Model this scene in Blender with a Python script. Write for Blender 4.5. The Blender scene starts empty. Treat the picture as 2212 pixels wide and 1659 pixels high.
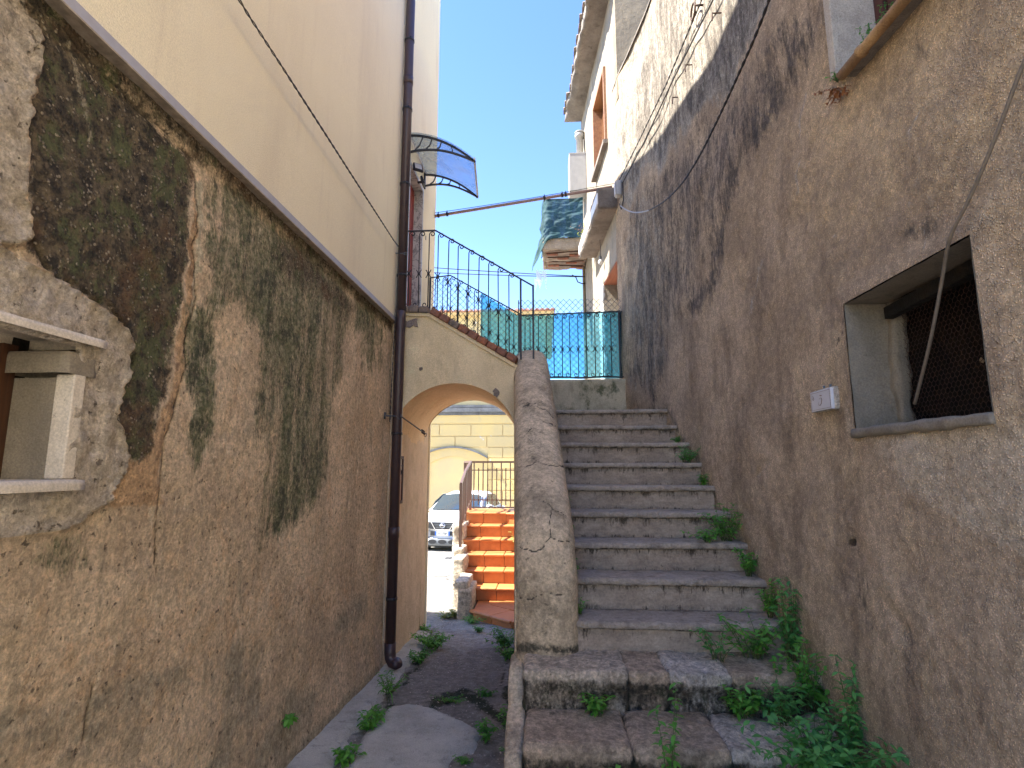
import bpy, math, random
import numpy as np
from mathutils import Vector, Matrix, Quaternion
random.seed(7)
R = math.radians
scene = bpy.context.scene
# ---------------------------------------------------------------- camera, sky, sun, exposure
CAM = (0.0, 0.0, 1.75)
TILT, YAW, FPX, PCX, PCY = R(8.72), R(3.62), 1170.0, 1106.0, 829.5
cam_d = bpy.data.cameras.new('camera')
cam = bpy.data.objects.new('camera', cam_d)
scene.collection.objects.link(cam)
cam.location = CAM
cam.rotation_euler = (R(90) + TILT, 0, YAW)
cam_d.sensor_width = 36.0
cam_d.lens = 36.0 * FPX / 2212.0
cam_d.clip_start = 0.05
cam_d.clip_end = 2000
scene.camera = cam

SUN_DIR = Vector((1.0, 0.13, -1.33)).normalized()
world = bpy.data.worlds.new('World')
scene.world = world
world.use_nodes = True
wn = world.node_tree
bg = wn.nodes['Background']
sky = wn.nodes.new('ShaderNodeTexSky')
sky.sky_type = 'NISHITA'
sky.sun_disc = False
sky.sun_elevation = math.asin(-SUN_DIR.z)
sky.sun_rotation = math.atan2(-SUN_DIR.x, -SUN_DIR.y)
sky.air_density = 1.0
sky.dust_density = 0.0
sky.ozone_density = 1.0
hs = wn.nodes.new('ShaderNodeHueSaturation'); hs.inputs['Saturation'].default_value = 1.2; hs.inputs['Hue'].default_value = 0.514
wn.links.new(sky.outputs[0], hs.inputs['Color']); wn.links.new(hs.outputs[0], bg.inputs[0])
bg.inputs[1].default_value = 0.103
sun_d = bpy.data.lights.new('sun', 'SUN')
sun_d.energy = 4.6
sun_d.angle = R(0.5)
sun_d.color = (1.0, 0.945, 0.85)
sun = bpy.data.objects.new('sun', sun_d)
scene.collection.objects.link(sun)
sun.location = (-10, -3, 14)
sun.rotation_euler = SUN_DIR.to_track_quat('-Z', 'Y').to_euler()
scene.view_settings.view_transform = 'Standard'
scene.view_settings.look = 'None'
scene.view_settings.exposure = 2.38
scene.view_settings.gamma = 1
scene.view_settings.use_curve_mapping = False
scene.cycles.max_bounces = 10
scene.cycles.diffuse_bounces = 6
scene.cycles.transparent_max_bounces = 16

# ---------------------------------------------------------------- measuring: a sighting in the photograph -> a point on a real plane
def ray(px, py):
    a = (px - PCX) / FPX
    b = (PCY - py) / FPX
    f = math.cos(TILT) - b * math.sin(TILT)
    u = b * math.cos(TILT) + math.sin(TILT)
    return (a * math.cos(YAW) - f * math.sin(YAW), a * math.sin(YAW) + f * math.cos(YAW), u)
def on(px, py, ax, v):
    r = ray(px, py)
    t = (v - CAM[ax]) / r[ax]
    return Vector([CAM[i] + t * r[i] for i in range(3)])
def onX(px, py, v): return on(px, py, 0, v)
def onY(px, py, v): return on(px, py, 1, v)
def onZ(px, py, v): return on(px, py, 2, v)
def gz(y): return 0.06 * (5.07 - min(max(y, -6.0), 23.0))
def onG(px, py):
    r = ray(px, py)
    t = (1.75 - .06 * 5.07) / (-r[2] - .06 * r[1])
    return Vector([CAM[i] + t * r[i] for i in range(3)])
def project(P):
    P = np.asarray(P, float)
    x = P[:, 0] - CAM[0]; y = P[:, 1] - CAM[1]; z = P[:, 2] - CAM[2]
    a = x * math.cos(YAW) + y * math.sin(YAW)
    f = -x * math.sin(YAW) + y * math.cos(YAW)
    d = f * math.cos(TILT) + z * math.sin(TILT)
    u = -f * math.sin(TILT) + z * math.cos(TILT)
    d = np.where(d > .05, d, .05)
    return PCX + FPX * a / d, PCY - FPX * u / d

# ---------------------------------------------------------------- numpy noise
def _h(ix, iy, iz, s):
    n = (ix * 374761393 + iy * 668265263 + iz * 2147483647 + s * 1274126177) & 0xffffffff
    n = ((n ^ (n >> 13)) * 1274126177) & 0xffffffff
    n = (n ^ (n >> 16)) & 0xffffffff
    return n / 4294967295.0
def vnoise(x, y, z, s=0):
    x, y, z = np.broadcast_arrays(np.asarray(x, float), np.asarray(y, float), np.asarray(z, float))
    ix = np.floor(x).astype(np.int64); iy = np.floor(y).astype(np.int64); iz = np.floor(z).astype(np.int64)
    fx = x - ix; fy = y - iy; fz = z - iz
    fx = fx * fx * (3 - 2 * fx); fy = fy * fy * (3 - 2 * fy); fz = fz * fz * (3 - 2 * fz)
    r = 0
    for dx in (0, 1):
        for dy in (0, 1):
            for dz in (0, 1):
                w = (fx if dx else 1 - fx) * (fy if dy else 1 - fy) * (fz if dz else 1 - fz)
                r = r + w * _h(ix + dx, iy + dy, iz + dz, s)
    return r
def fbm(x, y, z, o=4, s=0, g=.5):
    r = 0; a = 1; t = 0
    for i in range(o):
        r = r + a * vnoise(x * 2 ** i, y * 2 ** i, z * 2 ** i, s + i * 17)
        t += a; a *= g
    return r / t - .5
def sst(a, b, x):
    t = np.clip((x - a) / (b - a), 0, 1)
    return t * t * (3 - 2 * t)
def sdpoly(x, y, poly):
    """signed distance, positive inside"""
    d = np.full(x.shape, 1e9); ins = np.zeros(x.shape, bool)
    n = len(poly)
    for i in range(n):
        x0, y0 = poly[i]; x1, y1 = poly[(i + 1) % n]
        ex, ey = x1 - x0, y1 - y0
        t = np.clip(((x - x0) * ex + (y - y0) * ey) / (ex * ex + ey * ey + 1e-9), 0, 1)
        d = np.minimum(d, np.hypot(x - x0 - t * ex, y - y0 - t * ey))
        if y0 != y1:
            c = ((y0 > y) != (y1 > y)) & (x < (x1 - x0) * (y - y0) / (y1 - y0) + x0)
            ins ^= c
    return np.where(ins, d, -d)
def dline(x, y, pts):
    d = np.full(x.shape, 1e9)
    for (x0, y0), (x1, y1) in zip(pts[:-1], pts[1:]):
        ex, ey = x1 - x0, y1 - y0
        t = np.clip(((x - x0) * ex + (y - y0) * ey) / (ex * ex + ey * ey + 1e-9), 0, 1)
        d = np.minimum(d, np.hypot(x - x0 - t * ex, y - y0 - t * ey))
    return d

# ---------------------------------------------------------------- objects
def link(o, parent=None):
    scene.collection.objects.link(o)
    if parent is not None: o.parent = parent
    return o
def tag(o, label=None, cat=None, group=None, kind=None):
    if label: o['label'] = label
    if cat: o['category'] = cat
    if group: o['group'] = group
    if kind: o['kind'] = kind
    return o
def thing(name, label, cat, loc, group=None, rz=0.0):
    o = bpy.data.objects.new(name, None)
    o.empty_display_size = .1
    o.location = loc
    o.rotation_euler = (0, 0, rz)
    link(o)
    return tag(o, label, cat, group)
def raw(name, V, F, mat, parent=None, smooth=False, attrs=None, local=False, uvs=None):
    V = np.asarray(V, float).reshape(-1, 3)
    if parent is not None and not local:
        top = parent
        while top.parent is not None: top = top.parent
        V = V - np.array(top.location)
    me = bpy.data.meshes.new(name)
    if isinstance(F, np.ndarray):
        F = F.tolist()
    me.from_pydata(V.tolist(), [], F)
    if attrs:
        for k, a in attrs.items():
            at = me.attributes.new(k, 'FLOAT', 'POINT')
            at.data.foreach_set('value', np.asarray(a, np.float32).ravel())
    if smooth:
        me.polygons.foreach_set('use_smooth', [True] * len(me.polygons))
    me.update()
    if isinstance(mat, (list, tuple)):
        for m in mat: me.materials.append(m)
    elif mat: me.materials.append(mat)
    o = bpy.data.objects.new(name, me)
    return link(o, parent)
class MB:
    def __init__(s): s.v = []; s.f = []
    def add(s, V, F):
        b = len(s.v); s.v += [tuple(p) for p in V]; s.f += [tuple(b + i for i in q) for q in F]
        return s
    def box(s, x0, x1, y0, y1, z0, z1):
        V = [(x0, y0, z0), (x1, y0, z0), (x1, y1, z0), (x0, y1, z0), (x0, y0, z1), (x1, y0, z1), (x1, y1, z1), (x0, y1, z1)]
        return s.add(V, [(0, 3, 2, 1), (4, 5, 6, 7), (0, 1, 5, 4), (1, 2, 6, 5), (2, 3, 7, 6), (3, 0, 4, 7)])
    def hexa(s, V):
        return s.add(V, [(0, 3, 2, 1), (4, 5, 6, 7), (0, 1, 5, 4), (1, 2, 6, 5), (2, 3, 7, 6), (3, 0, 4, 7)])
    def tube(s, pts, r, n=6, cap=True):
        pts = [Vector(p) for p in pts]
        if not isinstance(r, (list, tuple)): r = [r] * len(pts)
        b = len(s.v); prev = None
        for i, p in enumerate(pts):
            if i == 0: t = pts[1] - p
            elif i == len(pts) - 1: t = p - pts[i - 1]
            else: t = (pts[i + 1] - pts[i - 1])
            t.normalize()
            if prev is None:
                a = Vector((0, 0, 1)) if abs(t.z) < .9 else Vector((0, 1, 0))
                u = t.cross(a).normalized()
            else:
                u = (prev - t * prev.dot(t))
                if u.length < 1e-6: u = t.cross(Vector((0, 1, 0)))
                u.normalize()
            prev = u
            w = t.cross(u)
            for k in range(n):
                an = 2 * math.pi * k / n
                s.v.append(tuple(p + (u * math.cos(an) + w * math.sin(an)) * r[i]))
        for i in range(len(pts) - 1):
            for k in range(n):
                a = b + i * n + k; c = b + i * n + (k + 1) % n
                s.f.append((a, c, c + n, a + n))
        if cap:
            s.f.append(tuple(b + k for k in reversed(range(n))))
            s.f.append(tuple(b + (len(pts) - 1) * n + k for k in range(n)))
        return s
    def bar(s, p, q, w, h, up=(0, 0, 1)):
        p = Vector(p); q = Vector(q); t = (q - p).normalized(); up = Vector(up)
        x = t.cross(up)
        if x.length < 1e-5: x = t.cross(Vector((1, 0, 0)))
        x.normalize(); y = x.cross(t).normalized()
        x *= w / 2; y *= h / 2
        V = [p - x - y, p + x - y, q + x - y, q - x - y, p - x + y, p + x + y, q + x + y, q - x + y]
        return s.hexa([tuple(a) for a in V])
    def prism(s, poly, ax, a, b):
        """poly in the two other axes, extruded along axis ax from a to b"""
        n = len(poly)
        def P(q, v):
            if ax == 0: return (v, q[0], q[1])
            if ax == 1: return (q[0], v, q[1])
            return (q[0], q[1], v)
        V = [P(q, a) for q in poly] + [P(q, b) for q in poly]
        F = [tuple(range(n)), tuple(reversed(range(n, 2 * n)))] + [(i, i + n, (i + 1) % n + n, (i + 1) % n) for i in range(n)]
        return s.add(V, F)
    def disc(s, c, r, ax=1, n=16, depth=.01):
        V = []
        for k in range(n):
            an = 2 * math.pi * k / n
            V.append((c[0] + r * math.cos(an), c[2] + r * math.sin(an)) if ax == 1 else (c[1] + r * math.cos(an), c[2] + r * math.sin(an)))
        return s.prism(V, ax, c[ax] - depth / 2, c[ax] + depth / 2)
    def out(s, name, mat, parent=None, smooth=False, local=False, kind=None, recalc=True):
        o = raw(name, s.v, s.f, mat, parent, smooth, None, local)
        if recalc:
            import bmesh
            bm = bmesh.new(); bm.from_mesh(o.data)
            bmesh.ops.recalc_face_normals(bm, faces=bm.faces[:])
            bm.to_mesh(o.data); bm.free()
        if kind: o['kind'] = kind
        return o
def soften(o, w=.004, seg=2):
    m = o.modifiers.new('bevel', 'BEVEL'); m.width = w; m.segments = seg; m.limit_method = 'ANGLE'
    return o
def autosmooth(o):
    o.data.polygons.foreach_set('use_smooth', [True] * len(o.data.polygons)); return o
def rough_box(x0, x1, y0, y1, z0, z1, res=.03, rnd=.03, amp=.01, seed=0, freq=6., skip_bottom=True, fn=None):
    """a worn, rounded block as (verts, faces)"""
    nx = max(2, int(round((x1 - x0) / res))); ny = max(2, int(round((y1 - y0) / res))); nz = max(2, int(round((z1 - z0) / res)))
    idx = {}; V = []; F = []
    def vid(i, j, k):
        key = (i, j, k)
        if key not in idx:
            idx[key] = len(V)
            V.append((x0 + (x1 - x0) * i / nx, y0 + (y1 - y0) * j / ny, z0 + (z1 - z0) * k / nz))
        return idx[key]
    for i in range(nx):
        for j in range(ny):
            F.append((vid(i, j, nz), vid(i + 1, j, nz), vid(i + 1, j + 1, nz), vid(i, j + 1, nz)))
            if not skip_bottom: F.append((vid(i, j, 0), vid(i, j + 1, 0), vid(i + 1, j + 1, 0), vid(i + 1, j, 0)))
    for i in range(nx):
        for k in range(nz):
            F.append((vid(i, 0, k), vid(i + 1, 0, k), vid(i + 1, 0, k + 1), vid(i, 0, k + 1)))
            F.append((vid(i, ny, k), vid(i, ny, k + 1), vid(i + 1, ny, k + 1), vid(i + 1, ny, k)))
    for j in range(ny):
        for k in range(nz):
            F.append((vid(0, j, k), vid(0, j, k + 1), vid(0, j + 1, k + 1), vid(0, j + 1, k)))
            F.append((vid(nx, j, k), vid(nx, j + 1, k), vid(nx, j + 1, k + 1), vid(nx, j, k + 1)))
    V = np.array(V)
    lo = np.array([x0, y0, z0]) + rnd; hi = np.array([x1, y1, z1]) - rnd
    if skip_bottom: lo[2] = z0
    c = np.clip(V, lo, np.maximum(hi, lo + 1e-6)); d = V - c
    L = np.linalg.norm(d, axis=1, keepdims=True)
    mx = np.max(np.abs(d), axis=1, keepdims=True)
    V = c + np.where(L > 1e-9, d / np.maximum(L, 1e-9) * np.minimum(rnd, mx * 1.0 + 0 * L), 0)
    nrm = V - (lo + hi) / 2
    N = np.where(L > 1e-9, d / np.maximum(L, 1e-9), 0)
    n1 = fbm(V[:, 0] * freq, V[:, 1] * freq, V[:, 2] * freq, 4, seed)
    V = V + N * (n1 * amp * 2)[:, None]
    if fn: V = fn(V)
    return V, F

# ---------------------------------------------------------------- material building
class NT:
    def __init__(s, name, rough=.9):
        s.m = bpy.data.materials.new(name); s.m.use_nodes = True
        s.t = s.m.node_tree; s.b = s.t.nodes['Principled BSDF']
        s.b.inputs['Roughness'].default_value = rough
        s.co = s.t.nodes.new('ShaderNodeTexCoord').outputs['Object']
        s.bumph = None
    def n(s, t, **k):
        x = s.t.nodes.new(t)
        for a, b in k.items(): setattr(x, a, b)
        return x
    def put(s, sock, v):
        if v is None: return
        if hasattr(v, 'is_linked') or isinstance(v, bpy.types.NodeSocket): s.t.links.new(v, sock)
        elif isinstance(v, (tuple, list)) and len(v) == 3 and sock.type == 'RGBA': sock.default_value = (*v, 1)
        else: sock.default_value = v
    def mapv(s, sc=(1, 1, 1), loc=(0, 0, 0), src=None):
        x = s.n('ShaderNodeMapping'); s.put(x.inputs[0], src or s.co)
        x.inputs['Scale'].default_value = sc; x.inputs['Location'].default_value = loc
        return x.outputs[0]
    def noise(s, scale=5, detail=6, rough=.6, st=(1, 1, 1), loc=(0, 0, 0), dist=0, src=None):
        x = s.n('ShaderNodeTexNoise'); s.put(x.inputs['Vector'], s.mapv(st, loc, src))
        x.inputs['Scale'].default_value = scale; x.inputs['Detail'].default_value = detail
        x.inputs['Roughness'].default_value = rough; x.inputs['Distortion'].default_value = dist
        return x.outputs[0]
    def voro(s, scale=5, feature='F1', st=(1, 1, 1), rnd=1, src=None, out=0):
        x = s.n('ShaderNodeTexVoronoi', feature=feature); s.put(x.inputs['Vector'], s.mapv(st, (0, 0, 0), src))
        x.inputs['Scale'].default_value = scale; x.inputs['Randomness'].default_value = rnd
        return x.outputs[out]
    def math(s, op, a, b=0.0, c=None, clamp=False):
        x = s.n('ShaderNodeMath', operation=op); x.use_clamp = clamp
        s.put(x.inputs[0], a); s.put(x.inputs[1], b)
        if c is not None: s.put(x.inputs[2], c)
        return x.outputs[0]
    def ramp(s, v, a, b, lo=0.0, hi=1.0):
        x = s.n('ShaderNodeMapRange'); x.interpolation_type = 'SMOOTHSTEP'; s.put(x.inputs[0], v)
        x.inputs[1].default_value = a; x.inputs[2].default_value = b; x.inputs[3].default_value = lo; x.inputs[4].default_value = hi
        return x.outputs[0]
    def mix(s, f, a, b, mode='MIX'):
        x = s.n('ShaderNodeMix', data_type='RGBA', blend_type=mode); x.clamp_factor = True
        s.put(x.inputs[0], f); s.put(x.inputs[6], a); s.put(x.inputs[7], b)
        return x.outputs[2]
    def attr(s, name):
        x = s.n('ShaderNodeAttribute'); x.attribute_name = name; return x.outputs['Fac']
    def cmod(s, col, fac):
        """multiply a colour by a scalar"""
        x = s.n('ShaderNodeVectorMath', operation='SCALE'); s.put(x.inputs[0], col); s.put(x.inputs[3], fac); return x.outputs[0]
    def bump(s, h, dist=.01, strength=1.0):
        x = s.n('ShaderNodeBump'); x.inputs['Distance'].default_value = dist; x.inputs['Strength'].default_value = strength
        s.put(x.inputs['Height'], h)
        if s.bumph is not None: s.put(x.inputs['Normal'], s.bumph)
        s.bumph = x.outputs[0]; s.put(s.b.inputs['Normal'], s.bumph)
    def col(s, c): s.put(s.b.inputs['Base Color'], c)
def simple(name, c, rough=.6, var=.12, scale=12., bump=.0, metal=0., spec=None, c2=None, bscale=None):
    m = NT(name, rough)
    n = m.noise(scale, 6, .65)
    c = tuple(c)
    if c2: cc = m.mix(m.ramp(n, .35, .65), c, c2)
    else: cc = c
    if var: cc = m.mix(1.0, cc, m.mix(m.ramp(m.noise(scale * 2.3, 5, .6, loc=(3, 1, 7)), .25, .75), (1 - var,) * 3, (1 + var,) * 3), 'MULTIPLY')
    m.col(cc)
    m.b.inputs['Metallic'].default_value = metal
    if spec is not None: m.b.inputs['Specular IOR Level'].default_value = spec
    if bump: m.bump(m.noise(bscale or scale * 4, 5, .6), bump)
    return m.m
# ---------------------------------------------------------------- wall materials
def layer(m, col, attr, c1, c2, scale=14., st=(1, 1, 1), k=.9, lo=.34, hi=.70, fine=26., gain=1.0, k2=.55, c3=None):
    n = m.noise(scale, 8, .68, st)
    n2 = m.noise(scale * 5.5, 6, .7, (st[0], min(st[1], 1.6), max(st[2], .6)), (7, 3, 5))
    at = m.attr(attr)
    f = m.math('ADD', at, m.math('MULTIPLY', m.math('SUBTRACT', n, .5), k))
    f = m.math('ADD', f, m.math('MULTIPLY', m.math('SUBTRACT', n2, .5), k2))
    f = m.math('MULTIPLY', m.ramp(f, lo, hi, 0, gain), m.ramp(at, .02, .15))
    c = m.mix(m.ramp(m.noise(fine, 7, .75, (1, 1, 1), (5, 2, 1)), .40, .60), c1, c2)
    if c3: c = m.mix(m.ramp(m.noise(fine * .45, 7, .75, (1, 1, .8), (1, 8, 1)), .50, .60, 0, .85), c, c3)
    return m.mix(f, col, c), f
def mottle(m, c, scale, loc, dark, light, st=(1, 1, 1)):
    n = m.noise(scale, 7, .72, st, loc)
    return m.mix(1.0, c, m.mix(m.ramp(n, .34, .66), (dark,) * 3, (light,) * 3), 'MULTIPLY')
def mat_left():
    m = NT('left_old_render', .95)
    base = m.mix(m.ramp(m.noise(2.2, 6, .6), .38, .62), (.77, .585, .385), (.57, .425, .275))
    base = m.mix(m.ramp(m.noise(9, 7, .7, (1, 1, .45)), .50, .72), base, (.66, .455, .27))
    base = m.mix(m.ramp(m.noise(4, 8, .7, (1, 1.6, .5), (4, 4, 4)), .52, .70, 0, .75), base, (.42, .335, .22))
    base = m.mix(m.ramp(m.noise(7, 8, .75, (1, 1.8, .6), (2, 9, 4)), .56, .68, 0, .8), base, (.82, .68, .47))
    c, _ = layer(m, base, 'orange', (.66, .43, .235), (.52, .33, .18), 10, c3=(.30, .18, .09))
    c, _ = layer(m, c, 'grey', (.33, .265, .175), (.46, .385, .265), 8, (1, 1, .6))
    c, fr = layer(m, c, 'repair', (.60, .50, .37), (.43, .35, .255), 18, k=.30, k2=.25, fine=14, c3=(.58, .50, .42))
    c, fg = layer(m, c, 'green', (.10, .11, .045), (.29, .26, .15), 12, (1, 1.7, .45), k=.9, lo=.34, hi=.84, k2=1.25, fine=30, c3=(.045, .05, .025))
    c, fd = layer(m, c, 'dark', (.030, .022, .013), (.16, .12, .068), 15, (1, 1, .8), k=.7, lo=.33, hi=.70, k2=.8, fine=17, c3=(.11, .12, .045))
    c = m.mix(m.math('MULTIPLY', fd, m.ramp(m.noise(3.2, 6, .65, loc=(1, 7, 2)), .50, .62, 0, .7)), c, (.125, .065, .028))
    c = m.mix(m.math('MULTIPLY', fd, m.ramp(m.noise(5, 8, .75, (1, 2, .5), (6, 7, 2)), .58, .68, 0, .8)), c, (.19, .18, .085))
    # lime grains in the exposed old mortar
    sp = m.voro(62)
    spk = m.math('MULTIPLY', m.ramp(sp, .40, .26), m.ramp(m.noise(22, 5, .7), .50, .58))
    c = m.mix(m.math('MULTIPLY', spk, m.ramp(fd, .2, .9, .18, .85)), c, (.46, .38, .27))
    c, _ = layer(m, c, 'light', (.62, .52, .36), (.50, .43, .28), 30, (1, 2, .6), k=.7)
    pit = m.ramp(m.noise(34, 4, .6, loc=(2, 2, 2)), .62, .69, 0, .8)
    c = m.mix(pit, c, (.13, .095, .06))
    c = m.mix(m.ramp(m.attr('crack'), .3, .9, 0, .9), c, (.04, .03, .02))
    c = mottle(m, c, 30, (4, 1, 1), .74, 1.22)
    c = mottle(m, c, 85, (9, 1, 1), .80, 1.20)
    m.col(c)
    h = m.math('ADD', m.math('MULTIPLY', m.noise(55, 6, .75), .8), m.math('MULTIPLY', m.noise(15, 5, .65), .8))
    h = m.math('SUBTRACT', h, m.math('MULTIPLY', pit, .5))
    m.bump(h, .026, 1.0)
    m.bump(m.math('MULTIPLY', m.ramp(sp, .45, .15), m.ramp(fd, .1, .8, .1, 1)), .006)
    return m.m
def mat_cream(name='cream_render', c1=(.86, .76, .54), c2=(.81, .71, .51)):
    m = NT(name, .92)
    c = m.mix(m.ramp(m.noise(.9, 5, .55), .3, .7), c1, c2)
    c = m.mix(m.ramp(m.noise(1.6, 6, .55, (1, 1, .22), (3, 3, 3)), .5, .75, 0, .6), c, (.62, .52, .38))
    c = m.mix(m.ramp(m.noise(5, 6, .6, (1, 2.2, .2), (1, 3, 3)), .52, .8, 0, .45), c, (.66, .55, .40))
    c = m.mix(m.ramp(m.noise(3, 6, .6, (1, 3, .3), (8, 3, 3)), .62, .75, 0, .35), c, (.84, .74, .54))
    c = m.mix(1.0, c, m.mix(m.ramp(m.noise(190, 3, .5), .3, .7), (.93,) * 3, (1.07,) * 3), 'MULTIPLY')
    m.col(c)
    m.bump(m.noise(170, 4, .6), .0035)
    m.bump(m.noise(5, 4, .5), .012, .5)
    return m.m
def mat_right():
    m = NT('brown_pebble_render', .96)
    base = m.mix(m.ramp(m.noise(1.3, 6, .62), .38, .62), (.68, .505, .33), (.48, .35, .225))
    base = m.mix(m.ramp(m.noise(2.6, 8, .7, (1, 1.3, .5), (2, 5, 1)), .47, .66, 0, .85), base, (.32, .225, .14))
    base = m.mix(m.ramp(m.noise(2.1, 8, .7, (1, 1.3, .6), (7, 1, 1)), .53, .66, 0, .7), base, (.76, .57, .35))
    base = m.mix(m.ramp(m.noise(6.5, 8, .75, (1, 1.3, .6), (3, 1, 8)), .52, .68, 0, .6), base, (.36, .255, .165))
    c, _ = layer(m, base, 'grey', (.50, .44, .35), (.33, .285, .225), 9, (1, 1.6, .5), k=1.0)
    c, _ = layer(m, c, 'tan', (.76, .56, .33), (.60, .43, .25), 5, (1, 1, .7), k=.8)
    c, _ = layer(m, c, 'damp', (.64, .51, .36), (.70, .57, .41), 6, (1, 1, .8), k=.9)
    c, _ = layer(m, c, 'dark', (.05, .04, .032), (.14, .11, .082), 6.5, (1, 1.7, .42), k=1.5, lo=.34, hi=.86, k2=1.1, gain=.92)
    c, _ = layer(m, c, 'light', (.60, .53, .44), (.48, .42, .34), 15, (1, 1.9, .5), k=1.1, k2=.9)
    c, _ = layer(m, c, 'green', (.055, .07, .03), (.10, .10, .05), 20, (1, 1, .6), k=1.0)
    v = m.voro(120)
    g = m.ramp(v, .12, .5)
    c = m.mix(1.0, c, m.mix(g, (1.32,) * 3, (.74,) * 3), 'MULTIPLY')
    c = mottle(m, c, 24, (4, 1, 1), .80, 1.18)
    c = mottle(m, c, 70, (4, 7, 1), .80, 1.18)
    c = m.mix(m.ramp(m.attr('crack'), .3, .9, 0, .85), c, (.04, .025, .02))
    m.col(c)
    m.bump(m.math('ADD', m.math('MULTIPLY', m.ramp(v, .5, .1), .8), m.noise(160, 4, .7)), .0055, 1.0)
    m.bump(m.noise(9, 6, .65), .02, .8)
    return m.m
def mat_stained(name, c1, c2, dark=.5, bumpd=.012, green=.0, scale=1.0, rough=.93):
    """plaster or stone with its own blotches and drips"""
    m = NT(name, rough)
    c = m.mix(m.ramp(m.noise(3 * scale, 7, .65), .35, .65), c1, c2)
    c = m.mix(m.ramp(m.noise(7 * scale, 8, .7, (1.6, 1.6, .4), (3, 9, 2)), .52, .74, 0, dark), c, tuple(x * .3 for x in c2))
    c = m.mix(m.ramp(m.noise(5 * scale, 6, .7, (1, 1, .8), (8, 2, 5)), .55, .75, 0, .45), c, tuple(min(.8, x * 1.35) for x in c1))
    if green: c = m.mix(m.ramp(m.noise(4 * scale, 7, .7, (1, 1, .7), (1, 6, 3)), .52, .66, 0, green), c, (.06, .075, .03))
    c = m.mix(m.ramp(m.noise(60, 3, .6), .66, .74, 0, .55), c, tuple(x * .35 for x in c2))
    c = m.mix(1.0, c, m.mix(m.ramp(m.noise(150, 4, .6), .3, .7), (.84,) * 3, (1.16,) * 3), 'MULTIPLY')
    m.col(c)
    m.bump(m.math('ADD', m.math('MULTIPLY', m.noise(90, 5, .65), .5), m.noise(16 * scale, 5, .6)), bumpd)
    return m.m
def mat_parapet():
    m = NT('worn_parapet_render', .95)
    c = m.mix(m.ramp(m.noise(3, 7, .65), .38, .62), (.68, .53, .35), (.52, .40, .26))
    c = m.mix(m.ramp(m.noise(3.5, 8, .72, (1, 1, .8), (3, 9, 2)), .48, .64, 0, .75), c, (.27, .21, .135))
    c = m.mix(m.ramp(m.noise(4, 6, .7, loc=(8, 2, 5)), .55, .70, 0, .6), c, (.72, .57, .35))
    c, _ = layer(m, c, 'dark', (.045, .038, .025), (.13, .11, .07), 12, k=1.1, k2=.9, lo=.30, hi=.85)
    c = mottle(m, c, 22, (4, 1, 1), .80, 1.14)
    c = mottle(m, c, 60, (4, 7, 1), .76, 1.20)
    c = m.mix(m.ramp(m.noise(48, 4, .65), .62, .70, 0, .65), c, (.10, .075, .05))
    c = m.mix(m.ramp(m.attr('crack'), .25, .8, 0, .92), c, (.035, .027, .02))
    m.col(c)
    m.bump(m.math('ADD', m.math('MULTIPLY', m.noise(80, 5, .7), .6), m.noise(20, 5, .65)), .011)
    return m.m
def mat_block(name, c1, c2, pits=.5, green=.4, q=1.0):
    """old step stone; attribute 'soot' holds the black growth on the faces below the edge"""
    m = NT(name, .95)
    c = m.mix(m.ramp(m.noise(5, 7, .7), .38, .62), c1, c2)
    c = m.mix(m.ramp(m.noise(9, 8, .75, (1, 1, .8), (3, 9, 2)), .50, .64, 0, .6), c, tuple(x * .55 for x in c2))
    c = mottle(m, c, 26, (4, 1, 1), 1 - .34 * q, 1 + .25 * q)
    c = mottle(m, c, 70, (4, 1, 6), 1 - .24 * q, 1 + .22 * q)
    c = m.mix(m.ramp(m.noise(30, 6, .75), .57, .65, 0, pits), c, tuple(x * .3 for x in c2))
    c, f = layer(m, c, 'soot', (.03, .025, .017), (.11, .085, .055), 9, (1.2, 1, .7), k=1.5, k2=1.0, lo=.25, hi=.80, c3=(.04, .05, .018) if green else None)
    m.col(c)
    m.bump(m.math('ADD', m.math('MULTIPLY', m.noise(70, 5, .7), .6), m.noise(22, 6, .7)), .036)
    return m.m
def mat_riser():
    m = NT('stained_stone_riser', .93)
    c = m.mix(m.ramp(m.noise(4, 6, .65), .38, .62), (.40, .315, .235), (.31, .24, .18))
    c = mottle(m, c, 12, (2, 2, 2), .82, 1.14, (1, 1, 2.5))
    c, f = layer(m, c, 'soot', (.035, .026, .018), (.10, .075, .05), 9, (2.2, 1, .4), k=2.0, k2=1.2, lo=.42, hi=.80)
    c = m.mix(m.ramp(m.noise(30, 5, .7), .64, .70, 0, .6), c, (.06, .045, .03))
    c = mottle(m, c, 70, (2, 2, 5), .85, 1.14)
    m.col(c); m.bump(m.noise(40, 6, .7), .006)
    return m.m
def mat_wood(name, c1, c2, axis=2, rough=.55, ws=1.0):
    m = NT(name, rough)
    st = [14, 14, 14]; st[axis] = .9
    n = m.noise(2.2 * ws, 8, .65, tuple(st), dist=.6)
    c = m.mix(m.ramp(n, .3, .7), c1, c2)
    c = m.mix(m.ramp(m.noise(60, 3, .6), .62, .72, 0, .4), c, tuple(x * .4 for x in c2))
    m.col(c); m.bump(n, .003)
    return m.m
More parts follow.
